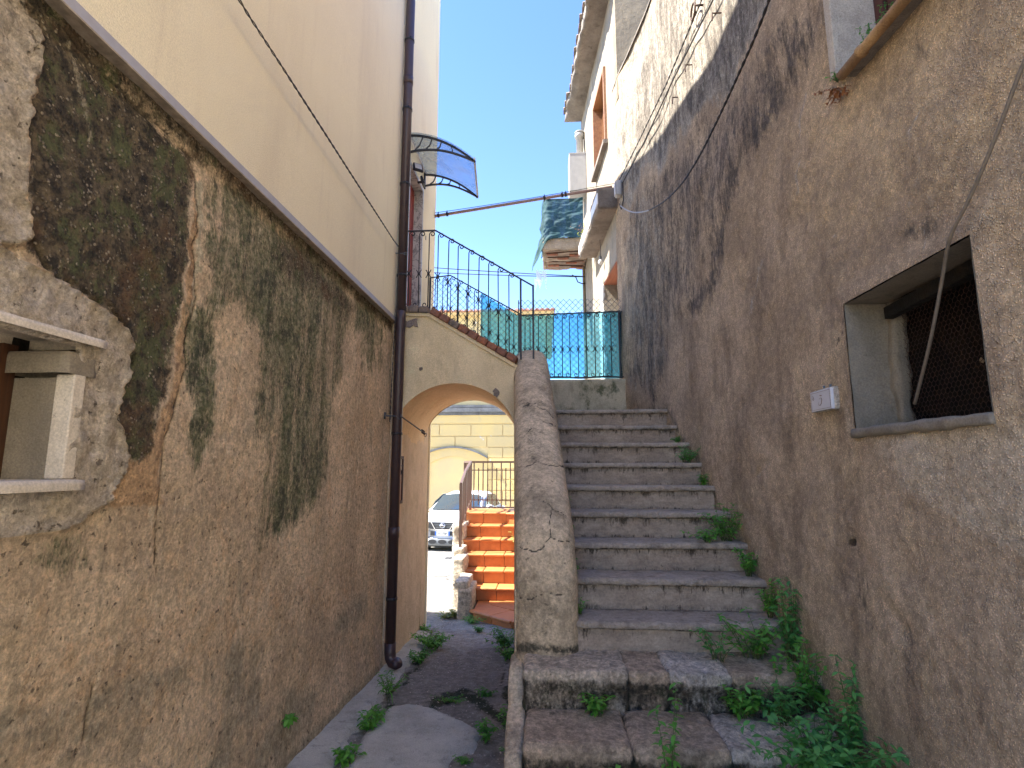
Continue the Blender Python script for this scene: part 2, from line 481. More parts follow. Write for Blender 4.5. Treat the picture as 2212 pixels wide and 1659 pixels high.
def mat_ground():
    m = NT('ground_asphalt', .95)
    c = m.mix(m.ramp(m.noise(1.2, 7, .65), .35, .65), (.50, .47, .41), (.37, .35, .31))
    al, _ = layer(m, c, 'dirt', (.30, .265, .205), (.42, .38, .31), 9, k=1.2)
    al, _ = layer(m, al, 'conc', (.40, .37, .33), (.31, .285, .25), 5, k=.8)
    al, _ = layer(m, al, 'moss', (.03, .045, .012), (.065, .07, .03), 14, k=1.3)
    v = m.voro(85)
    al = m.mix(m.math('MULTIPLY', m.ramp(v, .30, .16), m.ramp(m.noise(9, 4, .6), .42, .58)), al, (.36, .34, .31))
    v2 = m.voro(240)
    al = mottle(m, al, 14, (1, 1, 1), .78, 1.2)
    al = m.mix(1.0, al, m.mix(m.ramp(v2, .1, .55), (1.3,) * 3, (.75,) * 3), 'MULTIPLY')
    e = m.voro(2.3, 'DISTANCE_TO_EDGE', src=None)
    al = m.mix(m.ramp(m.attr('crack'), .3, .9, 0, .8), al, (.03, .027, .022))
    m.col(al)
    m.bump(m.math('ADD', m.math('MULTIPLY', m.ramp(v2, .5, .1), .5), m.noise(30, 6, .7)), .012)
    m.bump(m.ramp(v, .32, .1), .004)
    return m.m
def mat_terracotta():
    m = NT('terracotta_tile', .45)
    oi = m.n('ShaderNodeObjectInfo').outputs['Random']
    c = m.mix(m.ramp(m.noise(9, 6, .65), .35, .65), (.52, .19, .06), (.42, .14, .042))
    c = m.mix(m.ramp(oi, 0, 1, 0, .5), c, (.58, .25, .09))
    c = m.mix(m.ramp(m.noise(40, 5, .7, loc=(3, 3, 3)), .55, .75, 0, .5), c, (.36, .11, .035))
    m.col(c); m.bump(m.noise(60, 4, .6), .003)
    return m.m
def mat_yellow(name='yellow_render', c1=(.66, .49, .20), c2=(.58, .44, .21), dirt=.4):
    m = NT(name, .92)
    c = m.mix(m.ramp(m.noise(.7, 6, .6), .35, .65), c1, c2)
    c = m.mix(m.ramp(m.noise(1.6, 7, .7, (1, 1, .6), (3, 3, 3)), .55, .72, 0, dirt), c, (.42, .38, .27))
    c = m.mix(m.ramp(m.noise(1.9, 7, .6, loc=(8, 1, 3)), .66, .70, 0, .75), c, (.62, .62, .62))
    c = m.mix(m.ramp(m.noise(12, 5, .7), .62, .75, 0, .4), c, (.35, .30, .2))
    m.col(c); m.bump(m.noise(20, 5, .6), .01)
    return m.m
def mat_leaf(name, c1, c2):
    m = NT(name, .55)
    oi = m.n('ShaderNodeObjectInfo').outputs['Random']
    c = m.mix(m.ramp(oi, 0, 1), c1, c2)
    c = m.mix(m.ramp(m.noise(30, 4, .6), .4, .7, 0, .5), c, tuple(x * 1.35 for x in c2))
    m.col(c)
    m.b.inputs['Subsurface Weight'].default_value = 0.0
    # light passes through thin leaves
    tr = m.n('ShaderNodeBsdfTranslucent'); m.put(tr.inputs[0], m.cmod(c, 1.5))
    mx = m.n('ShaderNodeMixShader'); mx.inputs[0].default_value = .30
    m.t.links.new(m.b.outputs[0], mx.inputs[1]); m.t.links.new(tr.outputs[0], mx.inputs[2])
    m.t.links.new(mx.outputs[0], m.t.nodes['Material Output'].inputs[0])
    return m.m
def mat_net(name, c1, c2, alpha=.55, scale=220., tint=(1, 1, 1), trl=.5):
    m = NT(name, .8)
    c = m.mix(m.ramp(m.noise(6, 5, .6), .3, .7), c1, c2)
    m.col(c)
    w = m.noise(scale, 2, .5, (1, 1, 6))
    a = m.ramp(w, .35, .6, alpha - .18, alpha + .18)
    fo = m.ramp(m.noise(5, 4, .6, (1.5, 1.5, .4)), .3, .7, -.08, .10)
    a = m.math('ADD', a, fo, clamp=True)
    tp = m.n('ShaderNodeBsdfTransparent'); m.put(tp.inputs[0], tint); tl = m.n('ShaderNodeBsdfTranslucent'); m.put(tl.inputs[0], m.cmod(c, 1.6))
    m1 = m.n('ShaderNodeMixShader'); m1.inputs[0].default_value = trl
    m.t.links.new(m.b.outputs[0], m1.inputs[1]); m.t.links.new(tl.outputs[0], m1.inputs[2])
    mx = m.n('ShaderNodeMixShader'); m.put(mx.inputs[0], a)
    m.t.links.new(tp.outputs[0], mx.inputs[1]); m.t.links.new(m1.outputs[0], mx.inputs[2])
    m.t.links.new(mx.outputs[0], m.t.nodes['Material Output'].inputs[0])
    return m.m
MT = {}
MT['left'] = mat_left(); MT['cream'] = mat_cream(); MT['right'] = mat_right()
MT['passage'] = mat_stained('passage_tan_plaster', (.68, .53, .36), (.56, .43, .285), .35, .014)
MT['vault'] = mat_stained('vault_orange_plaster', (.74, .555, .33), (.66, .475, .27), .25, .006)
MT['archface'] = mat_stained('arch_cream_plaster', (.74, .60, .38), (.62, .50, .31), .35, .006, green=.12, scale=.8)
MT['parapet'] = mat_parapet()
MT['tread'] = mat_block('grey_stone_tread', (.56, .465, .365), (.47, .385, .30), .12, 0, q=.45)
MT['riser'] = mat_riser()
MT['rubble'] = mat_block('worn_mossy_stone', (.74, .61, .45), (.55, .45, .33), .7)
MT['rubble2'] = mat_block('worn_brown_stone', (.60, .46, .32), (.47, .355, .24), .35)
MT['palestone'] = mat_block('pale_pitted_stone', (.74, .65, .53), (.58, .50, .405), .8)
MT['marble'] = mat_stained('pale_marble', (.64, .56, .455), (.54, .47, .375), .25, .003, scale=2.)
MT['travertine'] = mat_stained('travertine', (.52, .46, .38), (.42, .36, .30), .4, .006, scale=4.)
MT['jamb'] = mat_stained('grey_jamb_stone', (.26, .22, .165), (.19, .16, .12), .45, .006)
MT['concrete'] = mat_stained('gutter_concrete', (.54, .52, .43), (.41, .39, .32), .55, .010, green=.12)
MT['lowwall'] = mat_stained('mossy_low_wall_plaster', (.52, .44, .30), (.37, .32, .215), .6, .008, green=.9)
MT['slab'] = mat_stained('weathered_slab', (.25, .215, .18), (.15, .125, .105), .7, .015)
MT['facade'] = mat_stained('pale_facade_plaster', (.31, .265, .205), (.23, .195, .15), .6, .01)
MT['facadeshade'] = mat_stained('shaded_facade_plaster', (.27, .22, .15), (.19, .155, .11), .6, .012)  # darker copy of the facade plaster, the gable's shade put into its colour
MT['ground'] = mat_ground()
MT['terracotta'] = mat_terracotta()
MT['yellow'] = mat_yellow()
MT['yellowplain'] = mat_yellow('yellow_plain_render', (.68, .53, .25), (.62, .48, .25), .2)
MT['cornice'] = mat_stained('blackened_cornice', (.17, .17, .17), (.10, .105, .11), .6, .02, scale=.6)
MT['brick'] = simple('old_brick', (.30, .115, .065), .9, .2, 14, .006, c2=(.19, .10, .075))
MT['brickgrey'] = simple('greyed_brick', (.22, .17, .14), .9, .2, 14, .006, c2=(.14, .11, .09))
MT['pipe'] = simple('brown_pipe_paint', (.050, .031, .034), .42, .12, 8)
MT['iron'] = simple('black_iron', (.016, .018, .024), .5, .15, 60, .001)
MT['darkwood'] = mat_wood('dark_varnished_wood', (.085, .032, .012), (.035, .013, .006), 2)
MT['redwood'] = mat_wood('red_brown_frame_wood', (.085, .024, .018), (.05, .014, .012), 2)
MT['shutter'] = mat_wood('orange_shutter_wood', (.33, .17, .075), (.22, .10, .045), 1)
MT['plankwood'] = mat_wood('orange_soffit_wood', (.42, .16, .085), (.33, .11, .06), 1)
MT['reddoor'] = simple('red_door_paint', (.26, .018, .014), .4, .1)
MT['white'] = simple('white_paint', (.72, .72, .71), .5, .05, 3)
MT['whitebox'] = simple('white_cabinet_paint', (.40, .39, .37), .5, .08, 4)
MT['grey'] = simple('grey_plastic', (.36, .36, .36), .5, .08)
MT['rail'] = simple('brown_grey_rail_paint', (.12, .075, .06), .45, .12, 40)
MT['steel'] = simple('zinc_wire', (.07, .085, .10), .5, .2, 60)
MT['cable'] = simple('black_cable', (.035, .03, .028), .55, .2, 40)
MT['cablepale'] = simple('pale_cable', (.42, .42, .44), .5, .15, 40)
MT['hose'] = simple('beige_cable', (.17, .135, .10), .55, .15, 30)
MT['pole'] = simple('pink_brown_pole_paint', (.30, .20, .175), .55, .15, 20)
MT['blackvoid'] = simple('room_darkness', (.02, .012, .006), .95, .5, 5, .02, c2=(.007, .005, .003))  # near-black colour stands in for the darkness inside the openings
MT['leaf'] = mat_leaf('weed_leaf', (.075, .24, .03), (.13, .34, .045))
MT['leafblue'] = mat_leaf('bluish_weed_leaf', (.065, .23, .052), (.12, .33, .07))
MT['leafyellow'] = mat_leaf('yellow_green_leaf', (.17, .21, .03), (.25, .26, .06))
MT['dryleaf'] = simple('dry_leaf', (.30, .12, .045), .8, .3, 20)
MT['drytwig'] = simple('dry_twig', (.30, .20, .13), .85, .3, 20)
MT['stem'] = simple('weed_stem', (.10, .14, .04), .7, .2, 20)
MT['net'] = mat_net('green_shade_net', (.02, .24, .34), (.03, .30, .42), .46, tint=(.34, .76, .95))
MT['tarp'] = mat_net('dark_green_shade_tarp', (.005, .038, .048), (.010, .062, .07), .98, 160, trl=.15)
MT['tile'] = simple('weathered_roof_tile', (.30, .22, .18), .9, .3, 10, .01, c2=(.17, .14, .12))
MT['redtile'] = simple('red_roof_tile', (.42, .17, .11), .9, .3, 3, c2=(.55, .33, .25))
MT['rust'] = simple('rusty_metal', (.055, .024, .015), .75, .3, 30, .002)
MT['palepaint'] = simple('faded_pink_paint', (.50, .36, .35), .6, .1)
MT['palegrey'] = simple('faded_grey_paint', (.55, .54, .55), .6, .1)
# ---------------------------------------------------------------- walls as real sheets with relief
def axis_coords(segs, keep=()):
    c = []
    for a, b, st in segs:
        n = max(1, int(round((b - a) / st))); c += list(np.linspace(a, b, n + 1))
    c = np.array(sorted(set(np.round(c, 4))))
    for k in keep:
        i = np.argmin(np.abs(c - k)); c[i] = k
    return c
def grid_wall(name, ys, zs, xf, mat, parent, hole=None, attrs=None, disp=None, flip=False, top=None):
    """sheet at x = xf(y,z); hole=(y0,y1,z0,z1); top(y) clips height by squeezing"""
    Y, Z = np.meshgrid(ys, zs, indexing='ij')
    Z2 = Z.copy()
    if top is not None:
        T = top(Y); zmin = zs[0]
        Z2 = np.minimum(Z, T)
    X = xf(Y, Z2)
    P = np.stack([X, Y, Z2], -1)
    A = attrs(P.reshape(-1, 3)) if attrs else None
    if disp is not None:
        d = disp(P.reshape(-1, 3), A).reshape(Y.shape)
        if hole is not None:
            hs = hole if isinstance(hole, list) else [hole]
            for (a, b, c, e) in hs:
                onb = (Y >= a - 1e-4) & (Y <= b + 1e-4) & (Z >= c - 1e-4) & (Z <= e + 1e-4)
                d = np.where(onb, 0, d)
        P[..., 0] += d
    ny, nz = Y.shape
    idx = np.arange(ny * nz).reshape(ny, nz)
    q = np.stack([idx[:-1, :-1], idx[1:, :-1], idx[1:, 1:], idx[:-1, 1:]], -1)
    if flip: q = q[..., ::-1]
    ok = np.ones(q.shape[:2], bool)
    if hole is not None:
        yc = (ys[:-1] + ys[1:]) / 2; zc = (zs[:-1] + zs[1:]) / 2
        for (a, b, c, e) in (hole if isinstance(hole, list) else [hole]):
            ok &= ~(((yc > a) & (yc < b))[:, None] & ((zc > c) & (zc < e))[None, :])
    if top is not None:
        ok &= (Z2[:-1, 1:] - Z2[:-1, :-1] > 1e-5) | (Z2[1:, 1:] - Z2[1:, :-1] > 1e-5)
    F = q[ok].reshape(-1, 4)
    return raw(name, P.reshape(-1, 3), F, mat, parent, True, A)

# ================================================================ SETTING: ground
yl = np.concatenate([np.arange(-300, -20, 40.), np.arange(-20, 0, 2.), np.arange(0, 2, .1), np.arange(2, 7.5, .03), np.arange(7.5, 12, .15), np.arange(12, 30, 1.), np.arange(30, 330, 50.)])
xl = np.concatenate([np.arange(-300, -20, 40.), np.arange(-20, -2, 2.), np.arange(-2., .1, .03), np.arange(.1, 2, .2), np.arange(2, 20, 2.), np.arange(20, 330, 50.)])
GX, GY = np.meshgrid(xl, yl, indexing='ij')
GZ = 0.06 * (5.07 - np.clip(GY, -6, 23))
gp = np.stack([GX, GY, GZ], -1).reshape(-1, 3)
gu, gv = project(gp)
near = (gp[:, 1] > 1) & (gp[:, 1] < 14)
nz1 = fbm(gp[:, 0] * 3, gp[:, 1] * 3, 0, 5, 3)
wu = gu + nz1 * 60; wv = gv + fbm(gp[:, 0] * 4, gp[:, 1] * 4, 3, 5, 8) * 30
def soft(d, w): return sst(-w, w, d)
conc = np.where(near, soft(sdpoly(wu, wv, [(890, 1310), (990, 1320), (995, 1350), (900, 1362)]), 6), 0) * .9
conc = np.maximum(conc, np.where(near, soft(sdpoly(wu, wv, [(1040, 1460), (1110, 1440), (1115, 1560), (1060, 1500)]), 18), 0) * .55)
conc = np.maximum(conc, np.where(near, soft(sdpoly(wu, wv, [(890, 1215), (990, 1215), (990, 1275), (890, 1275)]), 10), 0) * .35)
dirt = np.where(near, soft(sdpoly(wu, wv, [(860, 1440), (920, 1400), (1100, 1400), (1115, 1660), (700, 1660), (760, 1590)]), 30), 0) * .75
dirt = np.where(gp[:, 1] > 7.2, .15, dirt)
conc = np.maximum(conc, 1.4 * sst(-.6, -1.4, gp[:, 1]) * (gp[:, 1] > -40)); conc = np.maximum(conc, .28 * (gp[:, 1] > 7.3) * (gp[:, 1] < 60))  # concrete behind the camera is added to bounce sun into the alley
moss = np.where(near, np.exp(-(dline(wu, wv, [(935, 1520), (1000, 1500), (1050, 1525), (1100, 1590)]) / 16) ** 2) + np.exp(-(dline(wu, wv, [(905, 1400), (860, 1500), (800, 1590)]) / 14) ** 2) * .8 + np.exp(-(dline(wu, wv, [(1110, 1400), (1112, 1500), (1118, 1660)]) / 16) ** 2), 0) * .8
crack = np.where(near, np.exp(-(dline(wu, wv, [(1105, 1400), (1085, 1440), (1090, 1480), (1060, 1530)]) / 2.5) ** 2) + np.exp(-(dline(wu, wv, [(900, 1262), (950, 1256), (990, 1240)]) / 1.5) ** 2), 0)
gp[:, 2] += np.where((gp[:, 1] > 1) & (gp[:, 1] < 12), nz1 * .03 + fbm(gp[:, 0] * 14, gp[:, 1] * 14, 0, 3, 9) * .012, 0)
idx = np.arange(len(gp)).reshape(GX.shape)
F = np.stack([idx[:-1, :-1], idx[1:, :-1], idx[1:, 1:], idx[:-1, 1:]], -1).reshape(-1, 4)
g = raw('ground', gp, F, MT['ground'], None, True, dict(conc=conc, dirt=dirt, moss=moss, crack=crack))
tag(g, kind='structure')

def slab_sheet(name, poly, h, mat, res=.03, seed=1, fade=.03, lim=None):
    """an irregular thin cast slab lying on the ground: poly in x,y"""
    P = np.array(poly); x0, y0 = P.min(0) - .08; x1, y1 = P.max(0) + .08
    xs = np.arange(x0, x1, res); ys = np.arange(y0, y1, res)
    X, Y = np.meshgrid(xs, ys, indexing='ij')
    w = fbm(X * 5, Y * 5, 0, 5, seed) + .5 * fbm(X * 22, Y * 22, 0, 3, seed + 1)
    d = sdpoly(X, Y, poly) + w * .13
    gzv = 0.06 * (5.07 - np.clip(Y, -6, 23))
    Z = gzv + (sst(-.02, .02, d)) * h - .03 * sst(.02, -.03, d) + fbm(X * 9, Y * 9, 1, 4, seed + 3) * .008
    idx = np.arange(X.size).reshape(X.shape)
    q = np.stack([idx[:-1, :-1], idx[1:, :-1], idx[1:, 1:], idx[:-1, 1:]], -1)
    ok = (d[:-1, :-1] > -.03) | (d[1:, 1:] > -.03)
    V = np.stack([X, Y, Z], -1).reshape(-1, 3)
    if lim is not None: V[:, 0] = np.maximum(V[:, 0], lim)
    F = q[ok]
    used, inv = np.unique(F, return_inverse=True)
    o = raw(name, V[used], inv.reshape(-1, 4), mat, None, True)
    return tag(o, kind='structure')
def G2(px, py):
    p = onG(px, py); return (p.x, p.y)
strip = [(-1.60, 1.0), (-1.07, 1.0)] + [G2(713, 1659), G2(765, 1580), G2(830, 1500), G2(880, 1440), G2(931, 1380)] + [(-1.35, 6.28), (-1.60, 6.28)]
slab_sheet('gutter_strip', strip, .035, MT['concrete'], seed=5, lim=-1.47)
z6 = lambda x, y: G2((600 + x * .3617) / 1.1302, (1400 + y * .3617) / 1.1302)
patch = [z6(600, 1500), z6(690, 1313), z6(800, 1100), z6(950, 925), z6(1060, 900), z6(1180, 905), z6(1360, 945), z6(1440, 1000), z6(1550, 1050), z6(1590, 1120), z6(1540, 1190), z6(1420, 1240), z6(1350, 1330), z6(1300, 1500)]
slab_sheet('concrete_patch', patch, .022, MT['concrete'], seed=11)

# ================================================================ LEFT BUILDING
LX = -1.44
B = thing('old_house', 'tall cream rendered house with a stained mouldy lower wall, left side of the alley', 'house', (LX, 2.0, 0))
def S(p, *poly): return poly
def left_attrs(P):
    u, v = project(P)
    y, z = P[:, 1], P[:, 2]
    wu = u + fbm(y * 5, z * 5, 0, 5, 21) * 46 + fbm(y * 30, z * 30, 0, 3, 23) * 22; wv = v + fbm(y * 5, z * 5, 4, 5, 22) * 46
    ok = y > .95
    rep1 = sdpoly(wu, wv, [(-200, -200), (40, -200), (66, 30), (84, 95), (66, 180), (62, 260), (52, 330), (50, 420), (60, 520), (-200, 560)])
    rep2 = sdpoly(wu, wv, [(-200, 560), (0, 540), (70, 580), (130, 600), (205, 640), (270, 690), (292, 735), (285, 800), (255, 850), (250, 900), (256, 980), (246, 1040), (225, 1090), (150, 1130), (60, 1150), (-200, 1190)])
    repair = np.maximum(soft(rep1, 7), soft(rep2, 6))
    dk = sdpoly(wu, wv, [(60, -30), (130, 20), (250, 165), (425, 335), (417, 420), (412, 520), (405, 600), (398, 700), (372, 800), (340, 880), (318, 960), (290, 990), (243, 980), (243, 860), (275, 790), (290, 740), (268, 690), (205, 640), (120, 600), (55, 540), (55, 300), (70, 180), (80, 90)])
    dark = soft(dk, 34) * (1 - repair)
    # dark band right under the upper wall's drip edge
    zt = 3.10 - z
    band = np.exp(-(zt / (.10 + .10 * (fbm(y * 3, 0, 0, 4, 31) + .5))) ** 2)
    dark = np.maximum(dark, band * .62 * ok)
    dark = np.maximum(dark, soft(sdpoly(wu, wv, [(600, 470), (700, 560), (800, 670), (740, 700), (690, 640), (640, 620), (560, 560)]), 36) * .62)
    gr = soft(sdpoly(wu, wv, [(436, 365), (520, 400), (640, 500), (835, 690), (828, 790), (800, 830), (786, 790), (765, 720), (745, 800), (730, 900), (712, 1010), (690, 1070), (650, 1120), (590, 1180), (556, 1250), (546, 1120), (556, 1000), (548, 900), (560, 800), (545, 720), (505, 650), (486, 690), (472, 850), (460, 960), (430, 1030), (404, 960), (404, 830), (420, 700), (448, 600), (432, 520)]), 24)
    st = fbm(y * 11, z * 1.2, 0, 4, 41)
    green = gr * (.74 + st * .8)
    green = np.maximum(green, soft(sdpoly(wu, wv, [(400, 640), (474, 660), (462, 960), (430, 1030), (402, 960)]), 22) * .82)
    lowg = soft(sdpoly(wu, wv, [(100, 1150), (170, 1140), (200, 1230), (120, 1260), (60, 1230)]), 22) * .6
    green = np.maximum(green, lowg)
    orange = soft(sdpoly(wu, wv, [(415, 620), (400, 760), (350, 950), (345, 1100), (225, 1110), (240, 1000), (300, 980), (360, 860), (385, 780)]), 18) * .95
    orange = np.maximum(orange, soft(sdpoly(wu, wv, [(0, 1380), (300, 1300), (600, 1210), (820, 1180), (820, 1300), (500, 1480), (200, 1659), (0, 1700)]), 60) * .42)
    grey = soft(sdpoly(wu, wv, [(-100, 1560), (300, 1440), (560, 1370), (820, 1255), (822, 1440), (630, 1700), (-100, 2000)]), 40) * (.45 + 1.3 * np.clip(fbm(y * 2.2, z * 3, 0, 5, 51), -.2, .5))
    gb = z - 0.06 * (5.07 - np.clip(y, -6, 23))
    grey = np.maximum(grey, np.exp(-(gb / .12) ** 2) * .9)
    green = np.maximum(green, np.exp(-(gb / .05) ** 2) * .42)
    light = np.exp(-(dline(wu, wv, [(432, 395), (428, 470), (425, 600), (420, 680)]) / 8) ** 2) * .75
    light = np.maximum(light, np.exp(-(dline(wu, wv, [(150, 90), (165, 200), (190, 300)]) / 8) ** 2) * .5)
    light = np.maximum(light, np.exp(-(dline(wu, wv, [(70, 340), (62, 430), (66, 560)]) / 9) ** 2) * .45)
    u2 = u + fbm(y * 14, z * 14, 0, 4, 61) * 16
    crack = np.exp(-(dline(u2, v, [(418, 340), (426, 420), (420, 520), (424, 640), (410, 720), (402, 800), (375, 900), (356, 960), (345, 1100), (338, 1250)]) / 2.2) ** 2)
    crack = np.maximum(crack, np.exp(-(dline(u2, v + fbm(y * 14, z * 14, 8, 4, 62) * 20, [(60, 520), (110, 590), (205, 640), (240, 660), (280, 715)]) / 3.0) ** 2) * .95)
    crack = np.maximum(crack, np.exp(-(dline(u2, v, [(300, 760), (290, 790)]) / 2.5) ** 2))
    v2 = v + fbm(y * 14, z * 14, 8, 4, 63) * 20
    crack = np.maximum(crack, np.exp(-(dline(u2, v2, [(115, 20), (200, 120), (300, 230), (375, 300), (425, 345)]) / 3.0) ** 2) * .8)
    crack = np.maximum(crack, np.exp(-(dline(u2, v2, [(205, 1480), (190, 1560), (185, 1600)]) / 3.0) ** 2) * .8)
    peach = np.exp(-(dline(u2, v, [(420, 430), (414, 560), (405, 700), (388, 800), (365, 900), (345, 980)]) / 11) ** 2)
    dark = dark * (1 - peach * .95); orange = np.maximum(orange, peach * .8)
    for a in (repair, dark, green, orange, grey, light, crack): a *= ok
    return dict(repair=repair, dark=dark, green=green, orange=orange, grey=grey, light=light, crack=crack)
def left_disp(P, A):
    y, z = P[:, 1], P[:, 2]
    u, v = project(P)
    d = fbm(y * 2.2, z * 2.2, 0, 4, 71) * .030 + fbm(y * 9, z * 9, 0, 4, 72) * .012 + fbm(y * 30, z * 30, 0, 3, 73) * .005
    d += A['repair'] * .006
    edge = A['repair'] * (1 - A['repair']) * 4
    d += edge * .016 * (z < 3)
    rough = A['repair'] * fbm(y * 22, z * 22, 3, 4, 74) * .018
    d += rough
    d -= A['crack'] * .012
    band = sst(3.02, 2.96, z); d -= (1 - band) * .012
    gb = z - 0.06 * (5.07 - np.clip(y, -6, 23))
    d += sst(.35, .0, gb) * .02
    return np.where(y > .95, d, 0)
wy0, wy1, wz0, wz1 = .62, 1.540, 1.715, 2.115
ys = axis_coords([(-.6, .9, .25), (.9, 2.6, .010), (2.6, 4.95, .014), (4.95, 6.55, .05)], (wy1,))
ys[np.argmin(np.abs(ys - wy0))] = wy0; ys = np.unique(np.concatenate([ys, [wy0]]))
zs = axis_coords([(-.35, 3.12, .012)], (wz0, wz1))
PZ = 4.93   # where the old rendered wall stops and the passage wall starts
ym = ys[ys <= PZ]
grid_wall('wall', ym, zs, lambda Y, Z: LX + 0 * Y, MT['left'], B, hole=(wy0, wy1, wz0, wz1), attrs=left_attrs, disp=left_disp)
# passage wall under the vault, slightly proud
def pass_attr(P): return None
yp = axis_coords([(PZ, 6.30, .03)]); zp = axis_coords([(-.35, 3.1, .03)])
pw = grid_wall('passage_wall', yp, zp, lambda Y, Z: LX + 0.012 + 0 * Y, MT['passage'], B,
               disp=lambda P, A: fbm(P[:, 1] * 4, P[:, 2] * 2, 0, 5, 81) * .03 + fbm(P[:, 1] * 20, P[:, 2] * 9, 0, 3, 82) * .008)
MB().box(LX - .3, LX + .01, 6.297, 6.55, -.4, 3.12).box(LX - .3, LX + .012, PZ - .001, PZ + .006, -.4, 3.1).out('wall_end', MT['passage'], B)
# upper insulated wall with its drip profile
UX = LX + .030
dy0, dy1, dz0, dz1 = 5.18, 5.83, 3.13, 4.93
yu = axis_coords([(-.6, 1.2, .3), (1.2, 6.55, .06)], (dy0, dy1)); zu = axis_coords([(3.135, 8.25, .06)], (dz1,))
yu[np.argmin(np.abs(yu - dy0))] = dy0; yu[np.argmin(np.abs(yu - dy1))] = dy1; zu[np.argmin(np.abs(zu - dz1))] = dz1
grid_wall('upper_wall', yu, zu, lambda Y, Z: UX + 0 * Y, MT['cream'], B, hole=(dy0, dy1, dz0, dz1),
          disp=lambda P, A: fbm(P[:, 1] * 1.3, P[:, 2] * 1.3, 0, 3, 91) * .012)
MB().box(LX - 6, UX - .004, 6.54, 6.57, -.9, 8.25).out('end_wall', MT['cream'], B)
MB().box(LX - 6, UX - .004, -.62, -.6, -.4, 8.25).out('rear_wall', MT['cream'], B)
MB().box(-8, UX + .05, -.6, 6.62, 8.25, 8.33).out('roof_slab', MT['slab'], B)
MB().box(-8, LX - .62, -.6, 6.5, -.4, 8.25).out('house_core', MT['cream'], B)
MT['profile'] = simple('blue_grey_metal_strip', (.34, .335, .38), .45, .08, 10)
MT['underside'] = simple('stained_drip_edge', (.34, .28, .21), .85, .3, 12)
MB().box(UX - .002, UX + .006, -.6, 4.90, 3.098, 3.142).out('drip_strip', MT['profile'], B)
MB().box(LX - .02, UX - .003, -.6, 4.90, 3.100, 3.134).box(UX - .003, UX + .014, -.6, 4.9, 3.091, 3.0975).out('drip_edge', MT['underside'], B)
# ---- left window
win = bpy.data.objects.new('window', None); link(win, B)
win.location = (0, 0, 0)
JX = LX - .215
a = MB().box(JX, LX + .006, wy1, wy1 + .008, wz0, 2.02).out('jamb', MT['jamb'], win)
soften(MB().box(LX - .05, LX + .010, wy1 - .002, wy1 + .040, wz0, 2.03).out('jamb_edge', MT['marble'], win), .004)
V, Fq = rough_box(LX - .2, LX + .008, wy1 - .035, wy1 + .085, 2.03, 2.10, .02, .012, .006, 5)
raw('jamb_head_stone', V, Fq, MT['jamb'], win, True)
p0 = onX(0, 690, LX + .03); p1 = onX(220, 745, LX + .03)
V, Fq = rough_box(LX - .22, LX + .030, .5, 1.625, 2.125, 2.153, .03, .006, .002, 6)
raw('lintel', V, Fq, MT['marble'], win, True)
V, Fq = rough_box(LX - .24, LX + .045, .5, 1.585, 1.682, 1.714, .03, .006, .002, 8)
raw('sill', V, Fq, MT['marble'], win, True)
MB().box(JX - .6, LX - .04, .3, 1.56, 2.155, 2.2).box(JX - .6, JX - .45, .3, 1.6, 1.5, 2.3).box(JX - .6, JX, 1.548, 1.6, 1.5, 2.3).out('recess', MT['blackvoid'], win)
for i, (a, b) in enumerate(((1.12, 1.30), (1.305, 1.49))):
    soften(MB().box(JX - .03, JX - .005 + .01 * i, a, b, wz0, 2.12).out('shutter_board', MT['darkwood'], win), .006)
MB().box(JX - .035, JX + .03, 1.492, 1.538, wz0, 2.12).out('frame', MT['darkwood'], win)
for k in range(14):
    y = 1.25 + .25 * random.random(); r = .006 + .008 * random.random()
    x = JX + .02 + .10 * random.random() * (1 if k < 10 else .4)
    V, Fq = rough_box(x - r, x + r * 1.6, y - r, y + r, wz0 - .001, wz0 + r, r, r * .5, r * .3, k)
    raw('rubble_stone' if k == 0 else 'rubble_stone.%03d' % k, V, Fq, MT['rubble2'], win, True)
# ---- upper red door with a marble surround
door = bpy.data.objects.new('door', None); link(door, B)
DX = UX - .10
MB().box(DX - .2, DX, dy0 - .2, dy1, dz0 - .03, dz1 + .1).out('leaf', MT['reddoor'], door)
m_ = NT('veined_marble', .35)
vv = m_.noise(3, 8, .7, (1, 2.5, 1), dist=1.2)
c_ = m_.mix(m_.ramp(m_.math('ABSOLUTE', m_.math('SUBTRACT', vv, .5)), .0, .035), (.22, .22, .22), (.55, .54, .51))
m_.col(c_); MT['veined'] = m_.m
MB().box(DX - .002, UX + .006, dy1 - .004, dy1 + .022, dz0 - .04, dz1).out('door_jamb', MT['veined'], door)
MB().box(DX - .002, UX + .006, dy0, dy1 + .022, dz1 - .004, dz1 + .022).out('door_head', MT['veined'], door)
MB().box(DX - .002, UX + .022, dy0 - .02, dy0, dz0 - .04, dz1 + .02).out('door_jamb', MT['veined'], door)
# ---- small peeling pieces, bell hook
MB().box(UX, UX + .004, 6.02, 6.035, 4.42, 4.47).out('door_plate', MT['iron'], door)
